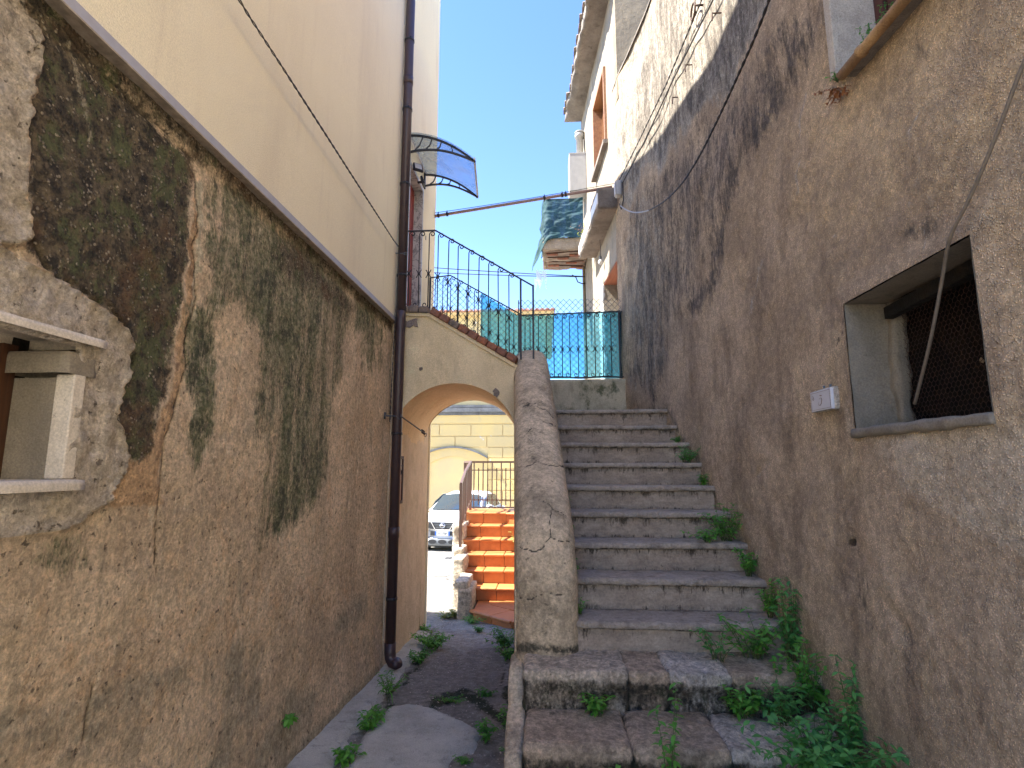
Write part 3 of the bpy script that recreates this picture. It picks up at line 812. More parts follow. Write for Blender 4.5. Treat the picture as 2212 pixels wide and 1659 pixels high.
# ================================================================ RIGHT BUILDING (brown rough-cast)
H = thing('rendered_house', 'brown rough-cast rendered house right of the steps, streaked black near the top', 'house', (1.3, 2.0, 0))
RP = np.array([(-5, 1.30), (2.5, 1.30), (3.1, 1.285), (3.9, 1.26), (4.4, 1.215), (5.15, 1.135), (5.8, 1.02), (6.15, .945), (6.5, .905)])
def rx(y): return np.interp(y, RP[:, 0], RP[:, 1])
def right_attrs(P):
    u, v = project(P)
    y, z = P[:, 1], P[:, 2]
    ok = (y > 1.0) * 1.0
    wu = u + fbm(y * 4, z * 4, 0, 5, 121) * 70; wv = v + fbm(y * 4, z * 4, 4, 5, 122) * 70
    dk = soft(sdpoly(wu, wv, [(1345, 440), (1420, 350), (1560, 200), (1640, 60), (1790, -20), (1790, 60), (1700, 240), (1600, 420), (1540, 560), (1480, 700), (1440, 860), (1355, 840), (1350, 640)]), 55)
    dark = dk * .60
    dark = np.maximum(dark, np.exp(-(dline(wu, wv, [(1720, 90), (1660, 220), (1600, 330), (1560, 470), (1530, 600), (1500, 660)]) / 26) ** 2) * .72)
    dark = np.maximum(dark, np.exp(-(dline(wu, wv, [(1440, 380), (1420, 480), (1400, 640)]) / 22) ** 2) * .66)
    dark = np.maximum(dark, np.exp(-(dline(wu, wv, [(1960, 500), (2000, 480)]) / 22) ** 2) * .60)
    dark = np.maximum(dark, np.exp(-(dline(wu, wv, [(1975, 60), (1990, 130)]) / 12) ** 2) * .62)
    dark = np.maximum(dark, np.exp(-(dline(wu, wv, [(1360, 760), (1420, 860)]) / 30) ** 2) * .55)
    lit = soft(sdpoly(wu, wv, [(1330, 440), (1345, 200), (1400, -30), (1680, -30), (1560, 200), (1430, 340), (1345, 440)]), 45)  # sunlit top: grey mottling, and colour toned down against the strong sun
    grey = lit * 1.0
    grey = np.maximum(grey, soft(sdpoly(wu, wv, [(1345, 440), (1400, 380), (1470, 560), (1440, 860), (1350, 860)]), 40) * .50)
    dark = np.maximum(dark, lit * .66)
    light = lit * (.26 + 1.1 * np.clip(fbm(y * 3, z * 1.2, 0, 4, 131), -.3, .4))
    for ln in ([(1980, 240), (1968, 270), (1965, 320)], [(1975, 330), (1970, 400), (1962, 450)], [(1985, 500), (1990, 540)], [(1640, 560), (1622, 680)], [(1660, 1000), (1640, 1030)], [(1735, 200), (1730, 300), (1725, 420)], [(1760, 480), (1800, 520)]):
        light = np.maximum(light, np.exp(-(dline(u + fbm(y * 9, z * 9, 0, 4, 141) * 40, v, ln) / 5) ** 2) * .52)
    tan = soft(sdpoly(wu, wv, [(1700, -30), (2300, -30), (2300, 700), (2000, 480), (1800, 560), (1700, 500), (1640, 420)]), 80) * .50
    damp = soft(sdpoly(wu, wv, [(1850, 930), (2150, 900), (2300, 940), (2300, 1250), (2050, 1150), (1940, 1080)]), 40) * .60
    damp = np.maximum(damp, soft(sdpoly(wu, wv, [(1790, 860), (1840, 840), (1860, 960), (1830, 1010)]), 25) * .5)
    dark = np.maximum(dark, soft(sdpoly(wu, wv, [(1780, 1230), (1860, 1200), (1990, 1350), (2000, 1500), (1930, 1480), (1880, 1380)]), 40) * .44)
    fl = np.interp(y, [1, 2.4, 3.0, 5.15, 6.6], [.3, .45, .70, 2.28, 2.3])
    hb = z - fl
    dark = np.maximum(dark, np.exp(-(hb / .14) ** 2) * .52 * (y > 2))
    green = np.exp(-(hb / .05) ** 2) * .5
    u2 = u + fbm(y * 16, z * 16, 0, 4, 151) * 22; v2 = v + fbm(y * 16, z * 16, 5, 4, 152) * 22
    crack = np.exp(-(dline(u2, v2, [(1822, 660), (1815, 720), (1812, 760)]) / 1.8) ** 2)
    crack = np.maximum(crack, np.exp(-(dline(u2, v2, [(1815, 655), (1770, 640), (1750, 680)]) / 1.5) ** 2) * .6)
    crack = np.maximum(crack, np.exp(-(dline(u2, v2, [(2110, 500), (2180, 430), (2212, 420)]) / 1.5) ** 2) * .6)
    hole = np.exp(-(np.hypot(u - 1837, v - 1172) / 9) ** 4) * 1.5
    crack = np.maximum(crack, hole)
    return dict(dark=dark * ok, grey=grey * ok, light=light * ok, tan=tan, damp=damp * ok, green=green * ok, crack=crack * ok)
def right_disp(P, A):
    y, z = P[:, 1], P[:, 2]
    u, v = project(P)
    d = -(fbm(y * 1.1, z * 1.1, 0, 3, 161) * .07 + fbm(y * 4, z * 4, 0, 4, 162) * .022 + fbm(y * 22, z * 22, 0, 3, 163) * .006)
    d += np.exp(-(np.hypot(u - 1837, v - 1172) / 6) ** 4) * .03
    for ln, w in (([(1905, 1290), (1960, 1360), (1975, 1430)], 12), ([(1655, 1000), (1640, 1030)], 9)):
        d += np.exp(-(dline(u, v, ln) / w) ** 2) * .008
    # rounded border of the opening
    e = np.maximum(np.maximum(ny0 - y, y - ny1), np.maximum(nz0 - z, z - nz1))
    d = d * sst(0, .10, e)
    return np.where(y > 1, d, 0)
ny0, ny1, nz0, nz1 = 1.655, 2.375, 1.905, 2.455
uy0, uy1, uz0 = 1.05, 2.225, 3.42
ysr = axis_coords([(-.6, 1.0, .4), (1.0, 3.0, .0125), (3.0, 6.5, .022)], (ny0, ny1, uy0, uy1))
zsr = axis_coords([(-.4, 3.6, .0135), (3.6, 6.7, .03)], (nz0, nz1, uz0, 4.9))
topr = lambda Y: 6.60 + .06 * fbm(Y * 1.5, 0, 0, 4, 5) + 0 * Y
for (k, arr) in ((uy1, ysr), (ny1, ysr)): pass
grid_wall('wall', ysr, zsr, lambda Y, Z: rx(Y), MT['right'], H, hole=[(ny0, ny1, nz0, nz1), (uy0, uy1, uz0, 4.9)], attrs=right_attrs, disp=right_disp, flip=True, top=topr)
vs = []
MB().box(1.75, 6, -.6, 6.2, -.4, 6.3).box(1.29, 6, -.62, -.6, -.4, 6.6).out('house_core', MT['right'], H)
tp = [(float(y), float(topr(np.array([y]))[0])) for y in np.linspace(-.6, 6.5, 24)]
V = []; Fq = []
for i, (y, z) in enumerate(tp): V += [(rx(y) - .012, y, z + .012), (rx(y) + 3, y, z + .03), (rx(y) - .012, y, z - .012)]
for i in range(len(tp) - 1):
    a = i * 3; Fq += [(a, a + 1, a + 4, a + 3), (a, a + 3, a + 5, a + 2)]
raw('roof_verge', V, Fq, MT['slab'], H)
MB().box(.92, 1.8, 6.47, 6.5, 2, 6.43).out('end_wall', MT['right'], H)
# ---- lower opening with wire mesh
nw = bpy.data.objects.new('window_opening', None); link(nw, H)
D1 = 1.3 + .175
def reveal(name, plane, a0, a1, b0, b1, mat, fix, n1=14, n2=8, seed=1, amp=.012):
    """rough plane from x=1.28 to D1 (param a) and along b"""
    A_, B_ = np.meshgrid(np.linspace(a0, a1, n1), np.linspace(b0, b1, n2), indexing='ij')
    w = fbm(A_ * 14, B_ * 14, seed, 4, seed) * amp * 2
    if plane == 'y': P = np.stack([A_, fix + w, B_], -1)
    else: P = np.stack([A_, B_, fix + w], -1)
    i = np.arange(A_.size).reshape(A_.shape)
    F = np.stack([i[:-1, :-1], i[1:, :-1], i[1:, 1:], i[:-1, 1:]], -1).reshape(-1, 4)
    return raw(name, P.reshape(-1, 3), F, mat, nw, True)
reveal('jamb', 'y', 1.3005, D1, nz0 - .02, nz1 + .02, MT['jamb'], ny1 - .007, 14, 30, 3, .006)
reveal('jamb', 'y', 1.3005, D1, nz0 - .02, nz1 + .02, MT['jamb'], ny0 + .005, 14, 30, 4, .004)
reveal('head', 'z', 1.3005, D1, ny0 - .0, ny1 - .0, MT['jamb'], nz1 - .006, 14, 40, 5, .004)
V, Fq = rough_box(1.283, D1, ny0 - .004, ny1 + .01, nz0 - .035, nz0 + .006, .014, .010, .010, 9, 18, skip_bottom=False)
raw('sill', V, Fq, MT['jamb'], nw, True)
V, Fq = rough_box(D1 - .008, D1 + .05, ny1 - .045, ny1 + .04, nz0, nz1 + .02, .02, .006, .022, 12, 11)
raw('inner_jamb', V, Fq, MT['jamb'], nw, True)
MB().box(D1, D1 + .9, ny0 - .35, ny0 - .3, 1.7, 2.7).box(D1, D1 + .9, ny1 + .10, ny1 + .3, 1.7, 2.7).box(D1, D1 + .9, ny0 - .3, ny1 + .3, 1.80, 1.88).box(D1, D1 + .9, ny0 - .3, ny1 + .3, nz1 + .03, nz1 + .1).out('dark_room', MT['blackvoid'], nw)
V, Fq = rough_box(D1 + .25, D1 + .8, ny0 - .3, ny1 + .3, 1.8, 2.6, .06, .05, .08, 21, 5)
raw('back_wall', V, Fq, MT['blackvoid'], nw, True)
MB().bar((D1 - .02, ny0, nz1 - .025), (D1 - .02, ny1 - .05, nz1 - .06), .035, .05).out('lintel_beam', MT['blackvoid'], nw)
# honeycomb mesh: real wires
mb = MB(); cs = .022; wr = .0006
yy = ny0 + .003; row = 0
def seg(a, b):
    mb.bar((D1 - .006, a[0], a[1]), (D1 - .006, b[0], b[1]), wr * 2, wr * 2)
nyc = int((ny1 - .09 - ny0) / cs); nzc = int((nz1 - nz0 - .02) / (cs * .8))
for i in range(nyc):
    for j in range(nzc):
        y = ny0 + (i + (.5 if j % 2 else 0)) * cs; z = nz0 + .012 + j * cs * .8
        seg((y, z), (y, z + cs * .42)); seg((y, z + cs * .42), (y - cs / 2, z + cs * .8)); seg((y, z + cs * .42), (y + cs / 2, z + cs * .8))
o = raw('wire_mesh', mb.v, mb.f, MT['rust'], nw); o['kind'] = 'stuff'
for k in range(9):
    y = ny0 + .1 + random.random() * .45; r = .006 + random.random() * .008; x = D1 - .02 - random.random() * .1
    V, Fq = rough_box(x - r, x + r * 2, y - r, y + r * 1.6, nz0 + .002, nz0 + .004 + r, r * .8, r * .4, r * .4, k)
    raw('rubble_stone', V, Fq, MT['rubble2'], nw, True)
# ---- upper window: travertine jamb, tubular sill, brown frame
uw = bpy.data.objects.new('window', None); link(uw, H)
MB().box(1.295, 1.52, uy1 - .003, uy1 + .02, uz0 + .03, 4.9).out('jamb', MT['travertine'], uw)
soften(MB().box(1.280, 1.31, uy1 - .004, uy1 + .045, uz0 + .03, 4.9).out('jamb_edge', MT['travertine'], uw), .004)
sx0 = onX(1822, 165, 1.27); sx1 = onX(1975, 0, 1.27)
bm_ = mat_stained('mottled_sill_paint', (.40, .25, .12), (.26, .14, .06), .5, .002, scale=3)
# the sill runs very slightly downhill towards the street end, as measured
def sillz(y): return sx0.z + (y - sx0.y) * (sx1.z - sx0.z) / (sx1.y - sx0.y) * .5
mb = MB(); 
ylist = [sx0.y, 2.02, 2.015, 2.0, 1.995, 1.72, 1.715, 1.70, 1.695, 1.4, 1.0]
rr = [.021, .021, .026, .026, .021, .021, .026, .026, .021, .021, .021]
mb.tube([(1.262, y, sillz(y) + .004) for y in ylist], rr, 14)
o = mb.out('sill_roll', bm_, uw, True)
soften(MB().hexa([(1.262, sx0.y, sillz(sx0.y) - .005), (1.50, sx0.y, sillz(sx0.y) - .005), (1.50, 1.0, sillz(1.0) - .005), (1.262, 1.0, sillz(1.0) - .005), (1.262, sx0.y, sillz(sx0.y) + .022), (1.50, sx0.y, sillz(sx0.y) + .022), (1.50, 1.0, sillz(1.0) + .022), (1.262, 1.0, sillz(1.0) + .022)]).out('sill', MT['slab'], uw), .003)
FX = 1.47
MB().box(FX, FX + .05, uy1 - .06, uy1, uz0, 4.9).box(FX + .012, FX + .045, uy1 - .12, uy1 - .075, uz0 + .05, 4.9).out('frame', MT['redwood'], uw)
MB().box(FX + .01, FX + .05, 1.0, uy1 - .13, uz0 + .02, uz0 + .10).bar((FX + .03, uy1 - .14, uz0 + .02), (FX + .03, uy1 - .14, 4.9), .04, .05, (0, 1, 0)).out('sash', MT['redwood'], uw)
mg = NT('window_glass', .08); mg.col((.04, .045, .05)); mg.b.inputs['Specular IOR Level'].default_value = .8; MT['glass'] = mg.m
MB().box(FX + .03, FX + .036, 1.0, uy1 - .13, uz0 + .1, 4.9).out('pane', MT['glass'], uw)
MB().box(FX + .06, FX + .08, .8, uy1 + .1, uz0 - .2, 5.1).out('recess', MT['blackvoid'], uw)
MB().box(3.2, 6, -9, -.64, -.4, 7.0).out('unseen_bounce_wall', MT['cream'], H)  # added wall behind the camera, reflects sunlight into the alley
# ---- sockets and hooks on the wall (each one its own thing lies further down)

# ================================================================ FAR HOUSE on the right
FH = thing('far_house', 'pale sunlit plastered house beyond the steps with ledge, eave and slatted shutter', 'house', (.9, 7.0, 0))
def fx(y): return 1.417 - .078 * y
FE = 9.25
yf = axis_coords([(6.35, FE, .06)]); zf = axis_coords([(-.9, 8.1, .07)])
def strk(P): return dict(dark=np.zeros(len(P)))
ddy0, ddy1, ddz0, ddz1 = 6.55, 7.45, 2.25, 4.42
swy0, swy1, swz0, swz1 = 6.62, 7.55, 5.75, 7.35
# slatted window position measured on the facade
def onF(px, py):
    r = ray(px, py); t = 1.417 / (r[0] + .078 * r[1]); return Vector([CAM[i] + t * r[i] for i in range(3)])
q1 = onF(1284, 230); q2 = onF(1308, 150); q3 = onF(1285, 378); q4 = onF(1312, 320)
swy1, swy0 = q1.y, max(q2.y, 6.6); swz1 = (q1.z + q2.z) / 2; swz0 = (q3.z + q4.z) / 2
d1 = onF(1303, 606); ddy1 = d1.y; ddz1 = onF(1310, 602).z
yf = np.unique(np.concatenate([yf, [swy0, swy1, ddy0, ddy1]])); zf = np.unique(np.concatenate([zf, [swz0, swz1, ddz0, ddz1]]))
grid_wall('wall', yf, zf, lambda Y, Z: fx(Y), MT['facade'], FH, hole=[(swy0, swy1, swz0, swz1), (ddy0, ddy1, ddz0, ddz1)], disp=lambda P, A: -fbm(P[:, 1] * 2, P[:, 2] * 2, 0, 4, 171) * .03, flip=True)
MB().box(fx(FE) - .0, 5, FE - .02, FE, -.9, 8.1).out('end_wall', MT['facade'], FH)
MB().hexa([(fx(6.2) - .005, 6.2, 6.3), (5, 6.2, 6.3), (5, 6.36, 6.3), (fx(6.36) - .005, 6.36, 6.3), (fx(6.2) - .005, 6.2, 8.1), (5, 6.2, 8.1), (5, 6.36, 8.1), (fx(6.36) - .005, 6.36, 8.1)]).out('gable_wall', MT['facadeshade'], FH)
MB().box(1.9, 5, 6.3, FE - .05, -.9, 8.1).out('house_core', MT['facade'], FH)
MB().tube([(fx(FE - .12) - .02, FE - .1, -.5), (fx(FE - .12) - .02, FE - .1, 5.6)], .028, 8).out('wall_pipe', MT['facadeshade'], FH)
# eave slab with broken edge
ea = onF(1309, 18); eb = onF(1256, 260)
EZ = eb.z
def eav(V):
    yy = V[:, 1]; V = V.copy()
    V[:, 0] = V[:, 0] + fx(yy) - .0
    inner = V[:, 0] > fx(yy) - .05
    out = (V[:, 0] < fx(yy) - .2)
    n = fbm(yy * 5, V[:, 2] * 9, 0, 4, 181)
    V[:, 0] += np.where(out, n * .09, 0); V[:, 2] += n * .035
    V[:, 2] += np.where(out, fbm(yy * 2.2, 3, 0, 4, 77) * .10, 0)
    return V
V, Fq = rough_box(-.29, .3, 6.25, FE - .02, EZ - .0, EZ + .13, .045, .02, .012, 31, skip_bottom=False, fn=eav)
eave = raw('eave', V, Fq, MT['slab'], FH, True)
# roof tiles at the eave: one object each
tm = None
for k in range(14):
    y = 6.42 + k * .205
    mb = MB(); n = 8
    Vt = []
    for e in (0, 1):
        for i in range(n + 1):
            a = math.pi * i / n
            Vt.append((-.02 - .40 + e * .48, -.095 * math.cos(a), .02 + .055 * math.sin(a) + e * .10))
    for e in (0, 1):
        for i in range(n + 1):
            a = math.pi * i / n
            Vt.append((-.02 - .40 + e * .48, -.082 * math.cos(a), .02 + .040 * math.sin(a) + e * .10))
    f = []
    m1 = n + 1
    for i in range(n):
        f += [(i, i + 1, m1 + i + 1, m1 + i), (2 * m1 + i, 3 * m1 + i, 3 * m1 + i + 1, 2 * m1 + i + 1), (i, 2 * m1 + i, 2 * m1 + i + 1, i + 1)]
    if tm is None:
        o = raw('roof_tile', Vt, f, MT['tile'], None, True); tm = o.data; o.parent = FH
    else:
        o = bpy.data.objects.new('roof_tile', tm); link(o, FH)
    o.location = Vector((fx(y) + .10 + random.uniform(-.02, .03), y, EZ + .125 - .02 + random.uniform(-.01, .01))) - FH.location
    o.rotation_euler = (random.uniform(-.03, .03), random.uniform(-.03, .03), random.uniform(-.04, .04))
# shutter window
sw = bpy.data.objects.new('shuttered_window', None); link(sw, FH)
def fbox(mb, y0, y1, z0, z1, d0, d1):
    """box hugging the skewed facade: d measured outwards (towards the alley)"""
    return mb.hexa([(fx(y0) - d1, y0, z0), (fx(y0) - d0, y0, z0), (fx(y1) - d0, y1, z0), (fx(y1) - d1, y1, z0), (fx(y0) - d1, y0, z1), (fx(y0) - d0, y0, z1), (fx(y1) - d0, y1, z1), (fx(y1) - d1, y1, z1)])
fr = MB(); fbox(fr, swy0, swy0 + .05, swz0, swz1, -.16, .035); fbox(fr, swy1 - .05, swy1, swz0, swz1, -.16, .035); fbox(fr, swy0 + .05, swy1 - .05, swz1 - .05, swz1, -.16, .035)
fr.out('frame', MT['shutter'], sw)
fbox(MB(), swy0 - .05, swy1 + .06, swz0 - .06, swz0, -.16, .07).out('sill', MT['slab'], sw)
fbox(MB(), swy0, swy1, swz0, swz1, -.24, -.2).out('shutter_back', MT['darkwood'], sw)
ns = 26
for k in range(ns):
    z = swz0 + .04 + (swz1 - swz0 - .12) * k / ns
    h = (swz1 - swz0 - .12) / ns
    mb = MB().hexa([(fx(swy0) + .10, swy0 + .05, z), (fx(swy0) + .125, swy0 + .05, z + h * .2), (fx(swy1) + .125, swy1 - .05, z + h * .2), (fx(swy1) + .10, swy1 - .05, z), (fx(swy0) + .10, swy0 + .05, z + h * .28), (fx(swy0) + .14, swy0 + .05, z + h * 1.15), (fx(swy1) + .14, swy1 - .05, z + h * 1.15), (fx(swy1) + .10, swy1 - .05, z + h * .28)])
    mb.out('slat', MT['shutter'], sw)
# doorway with an orange boarded head
dw = bpy.data.objects.new('doorway', None); link(dw, FH)
fbox(MB(), ddy0, ddy1, ddz1 - .01, ddz1 + .03, -.55, -.005).out('head_board', MT['plankwood'], dw)
fbox(MB(), ddy1 - .001, ddy1 + .02, ddz0, ddz1, -.5, -.006).out('jamb', MT['facade'], dw)
fbox(MB(), ddy0, ddy1, ddz0, ddz1, -.5, -.46).out('door_leaf', MT['white'], dw)
nzr = []
V, Fq = rough_box(-.02, .03, ddy1, ddy1 + .20, 2.5, ddz1 + .02, .04, .01, .03, 44, 9, fn=lambda V: np.stack([V[:, 0] + fx(V[:, 1]) - .01, V[:, 1] + fbm(V[:, 2] * 6, 0, 0, 4, 7) * .15 * (V[:, 1] > ddy1 + .1), V[:, 2]], -1))
raw('white_patch', V, Fq, MT['white'], dw, True)
# ledge
l1 = onF(1319, 374)
LY0, LY1 = 6.40, 8.05
def led(V):
    V = V.copy(); V[:, 0] += fx(V[:, 1]); n = fbm(V[:, 1] * 6, V[:, 2] * 10, 0, 4, 191); V[:, 2] += n * .02; return V
V, Fq = rough_box(-.25, .05, LY0, LY1, 4.94, 5.22, .04, .012, .02, 33, skip_bottom=False, fn=led)
raw('ledge', V, Fq, MT['slab'], FH, True)
fbox(MB(), LY0 - .005, LY1 + .005, 5.00, 5.14, .245, .260).out('ledge_fascia', MT['white'], FH)

# ---- balcony at the far end (part of the far house)
BY0, BY1, BX0 = 8.35, 9.20, -.03
bz0, bz1 = 5.22, 5.43
def bal(V):
    V = V.copy(); low = V[:, 2] < bz0 + .05
    V[:, 2] += np.where(low, np.clip(fbm(V[:, 0] * 3, V[:, 1] * 9, 0, 5, 201) * .16, -.03, .10), 0); return V
V, Fq = rough_box(BX0, .72, BY0, BY1, bz0, bz1, .03, .012, .01, 34, skip_bottom=False, fn=bal)
MT['balc'] = mat_stained('spalled_balcony_concrete', (.42, .36, .29), (.30, .25, .20), .5, .02, scale=1.6)
mo = NT('spalled_soffit', .95)
c_ = mo.mix(mo.ramp(mo.noise(6, 6, .7, (1, 3, 1)), .35, .65), (.33, .28, .23), (.20, .16, .13))
c_ = mo.mix(mo.ramp(mo.noise(5, 6, .7, (1, 4, 1), (3, 2, 2)), .56, .63), c_, (.42, .15, .07)); mo.col(c_); mo.bump(mo.noise(12, 6, .7, (1, 4, 1)), .04)
raw('balcony_slab', V, Fq, MT['balc'], FH, True)
MB().box(BX0 + .05, .68, BY0 + .03, BY1 - .03, bz0 - .012, bz0 + .03).out('balcony_soffit', mo.m, FH)
for k in range(4):
    MB().bar((BX0 + .06 + .02 * k, BY0 + .10 + .18 * k, bz0 - .02), (.66, BY0 + .02 + .22 * k, bz0 - .018), .014, .014).out('rusty_bar', MT['rust'], FH)
for k, (x, y) in enumerate([(.12, 8.50), (.3, 8.68), (.5, 8.55), (.45, 8.9), (.15, 9.0), (.55, 9.1)]):
    V, Fq = rough_box(x - .09, x + .1, y - .04, y + .03, bz0 - .03, bz0, .02, .008, .012, k, skip_bottom=False)
    raw('broken_brick', V, Fq, MT['brick'], FH, True)

# tarp hung over the balcony rail
T = thing('shade_tarp', 'dark green shade cloth wrapped round the balcony rail, torn corner hanging', 'tarp', (BX0, BY0, bz1))
nU, nV = 70, 60
u_ = np.linspace(0, 1, nU); v_ = np.linspace(0, 1, nV)
U, Vv = np.meshgrid(u_, v_, indexing='ij')
Ltot = .83 + .66
s = U * Ltot
tzt = onY(1200, 428, BY0).z
front = s > .83
X = np.where(front, BX0 + (s - .83), BX0); Yy = np.where(front, BY0 - .01, BY1 - s)
# rounded corner
cr = np.exp(-((s - .83) / .05) ** 2) * .03
fold = (np.sin((U * 3.0 + Vv * 2.2) * 6.0 + 3 * fbm(U * 3, Vv * 3, 0, 3, 5)) * .018 + fbm(U * 8, Vv * 9, 0, 5, 211) * .10) * (.35 + Vv * .6)
X = X + np.where(front, 0, -fold) + cr; Yy = Yy + np.where(front, -np.abs(fold) * 1.2, 0) + cr
sag = np.where(front, .07 * np.sin((s - .83) / .66 * 3.1) , .03 * np.sin(s * 5))
Zt = tzt - sag * .5 - .10 * np.clip((s - .83) / .66, 0, 1) * 0
Zz = Zt + (bz1 - .02 - Zt) * Vv
hang = np.exp(-((s - .70) / .15) ** 2)
Zz -= hang * Vv ** 4 * .50; X -= hang * Vv ** 3 * .17
idx = np.arange(U.size).reshape(U.shape); Fq = np.stack([idx[:-1, :-1], idx[1:, :-1], idx[1:, 1:], idx[:-1, 1:]], -1).reshape(-1, 4)
raw('cloth', np.stack([X, Yy, Zz], -1).reshape(-1, 3), Fq, MT['tarp'], T, True)
MB().tube([(BX0 + .03, BY1, tzt - .01), (BX0 + .03, BY0 + .03, tzt - .01), (.62, BY0 + .03, tzt - .01)], .014, 8).out('rail', MT['iron'], T)
mb = MB()
for k in range(12):
    a = random.random(); x = BX0 - .15 + .16 * a; z = bz1 - .64 + .2 * random.random(); y = BY0 + .12 + .1 * random.random()
    mb.add([(x, y, z), (x + .07, y + .02, z - .03), (x + .05 * random.random(), y, z - .16 - .1 * random.random())], [(0, 1, 2)])
mrag = mat_net('torn_blue_plastic', (.45, .52, .66), (.6, .66, .75), .45, 60)
mb.out('torn_plastic', mrag, T, recalc=False)
# strap end
# boiler cabinet with flue
bx0, bx1 = onY(1230, 380, 8.75).x, .735
bzA, bzB = onY(1240, 412, 8.75).z, onY(1240, 330, 8.75).z
BC = thing('boiler_cabinet', 'white metal boiler cabinet on the far house wall under a round flue', 'cabinet', ((bx0 + bx1) / 2, 8.9, bzA))
soften(MB().box(bx0, bx1, 8.75, 9.15, bzA, bzB).out('cabinet', MT['whitebox'], BC), .008)
for k in range(3):
    MB().box(bx0 - .004, bx0 + .001, 8.88, 8.94, bzA + .32 - k * .07, bzA + .345 - k * .07).out('vent_slot', MT['iron'], BC)
MB().box(bx0 - .006, bx1, 8.745, 8.748, bzB - .012, bzB).out('lid_edge', MT['grey'], BC)
fc = (onY(1252, 310, 8.9).x, 8.9)
ft = onY(1252, 290, 8.9).z
MB().tube([(fc[0], fc[1], bzB), (fc[0], fc[1], ft - .08), (fc[0], fc[1], ft - .075), (fc[0], fc[1], ft - .02), (fc[0], fc[1], ft)], [.062, .062, .082, .082, .07], 16).out('flue', MT['whitebox'], BC, True)
MB().tube([(fc[0], fc[1], ft + .012), (fc[0], fc[1], ft + .03)], .085, 16).out('flue_cap', MT['grey'], BC, True)
# ================================================================ STONE STAIRS
ST = thing('stone_stairs', 'grey stone steps with rounded nosings climbing between the parapet and brown wall', 'stairs', (.6, 3.1, .5))
def pxl(y): return .165 - .072 * (y - 3.1)      # right face of the parapet
def pxr(y): return rx(y) + .02
lipz = [.925, 1.10, 1.272, 1.443, 1.613, 1.783, 1.953, 2.12, 2.290]
S0, TR = 3.11, .255
def chip(seed, y0):
    def fn(V):
        V = V.copy()
        n = fbm(V[:, 0] * 5, V[:, 1] * 5 + seed, V[:, 2] * 5, 5, seed)
        front = sst(y0 + .05, y0, V[:, 1])
        V[:, 1] += front * np.clip(n - .12, 0, 1) * .16
        V[:, 2] -= front * np.clip(n - .12, 0, 1) * .06
        V[:, 2] += fbm(V[:, 0] * 2, V[:, 1] * 2, seed, 3, seed + 5) * .012
        return V
    return fn
for k, z in enumerate(lipz):
    y = S0 + TR * k
    d = TR + .04 if k < 8 else 1.14
    x0 = pxl(y) - (.02 if k else .012); x1 = pxr(y) + .02
    V, Fq = rough_box(x0, x1, y - .005, y + d, z - .042, z, .016 if k < 5 else .022, .019, .004, 300 + k, 9, skip_bottom=False, fn=chip(40 + k, y))
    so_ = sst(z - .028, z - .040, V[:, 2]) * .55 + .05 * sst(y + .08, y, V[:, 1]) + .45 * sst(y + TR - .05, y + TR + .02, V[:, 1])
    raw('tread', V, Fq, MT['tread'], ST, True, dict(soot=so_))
    zb = lipz[k - 1] - .002 if k else .755
    nx, nzz = 60, 8
    XX, ZZ = np.meshgrid(np.linspace(x0 - .02, x1 + .02, nx), np.linspace(zb - .01, z - .036, nzz), indexing='ij')
    YY = y + .032 + fbm(XX * 3, ZZ * 3, k, 4, 320 + k) * .012 - sst(z - .065, z - .045, ZZ) * .006
    idx = np.arange(XX.size).reshape(XX.shape); Fq = np.stack([idx[:-1, :-1], idx[1:, :-1], idx[1:, 1:], idx[:-1, 1:]], -1).reshape(-1, 4)
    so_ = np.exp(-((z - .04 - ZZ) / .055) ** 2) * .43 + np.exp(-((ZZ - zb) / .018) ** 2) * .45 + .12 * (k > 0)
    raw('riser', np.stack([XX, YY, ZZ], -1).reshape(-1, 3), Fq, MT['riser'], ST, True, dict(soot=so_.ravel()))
# rubble core so nothing is hollow
for k, z in enumerate(lipz):
    y = S0 + TR * k
    MB().box(pxl(y) + .01 - .1, 1.5, y + .06, 6.25, (lipz[k - 1] if k else -.2) - .05, z - .045).out('core', MT['riser'], ST)
# two lower steps of big worn blocks
def blk(px0, px1, yf, yb, zt, zb, matn, seed, amp=.014, rnd=.035):
    x0 = onY(px0, 1480, yf).x; x1 = onY(px1, 1480, yf).x
    def fn(V):
        V = V.copy()
        n = fbm(V[:, 0] * 6, V[:, 1] * 6, V[:, 2] * 6, 5, seed + 9)
        fr = sst(yf + .10, yf, V[:, 1])
        low = sst(zt - .05, zt - .14, V[:, 2])
        V[:, 1] += fr * low * (.025 + np.abs(n) * .10)
        V[:, 1] += fr * (n * amp * 2.2)
        V[:, 2] += fbm(V[:, 0] * 4, V[:, 1] * 4, seed, 4, seed) * amp * 1.6 - np.clip(n - .1, 0, 1) * amp * 5 * fr
        return V
    V, Fq = rough_box(x0, x1, yf, yb, zb, zt, .014, rnd, amp, seed, 12, fn=fn)
    so_ = sst(zt - .02, zt - .07, V[:, 2]) * .62 + .35 * np.exp(-((V[:, 1] - yb + .05) / .05) ** 2) + .30 * (1 - soft(np.minimum(V[:, 0] - x0, x1 - V[:, 0]) - .012, .012))
    raw('stone_block', V, Fq, MT[matn], ST, True, dict(soot=so_))
ZA = onY(1400, 1452, 2.83).z; ZB = onY(1400, 1612, 2.52).z
for (a, b, mn, am) in ((1130, 1358, 'rubble', .020), (1357, 1449, 'rubble2', .010), (1447, 1585, 'palestone', .022), (1583, 1800, 'rubble2', .008)):
    blk(a, b, 2.83, 3.17, ZA, ZB - .02, mn, a, am, .020)
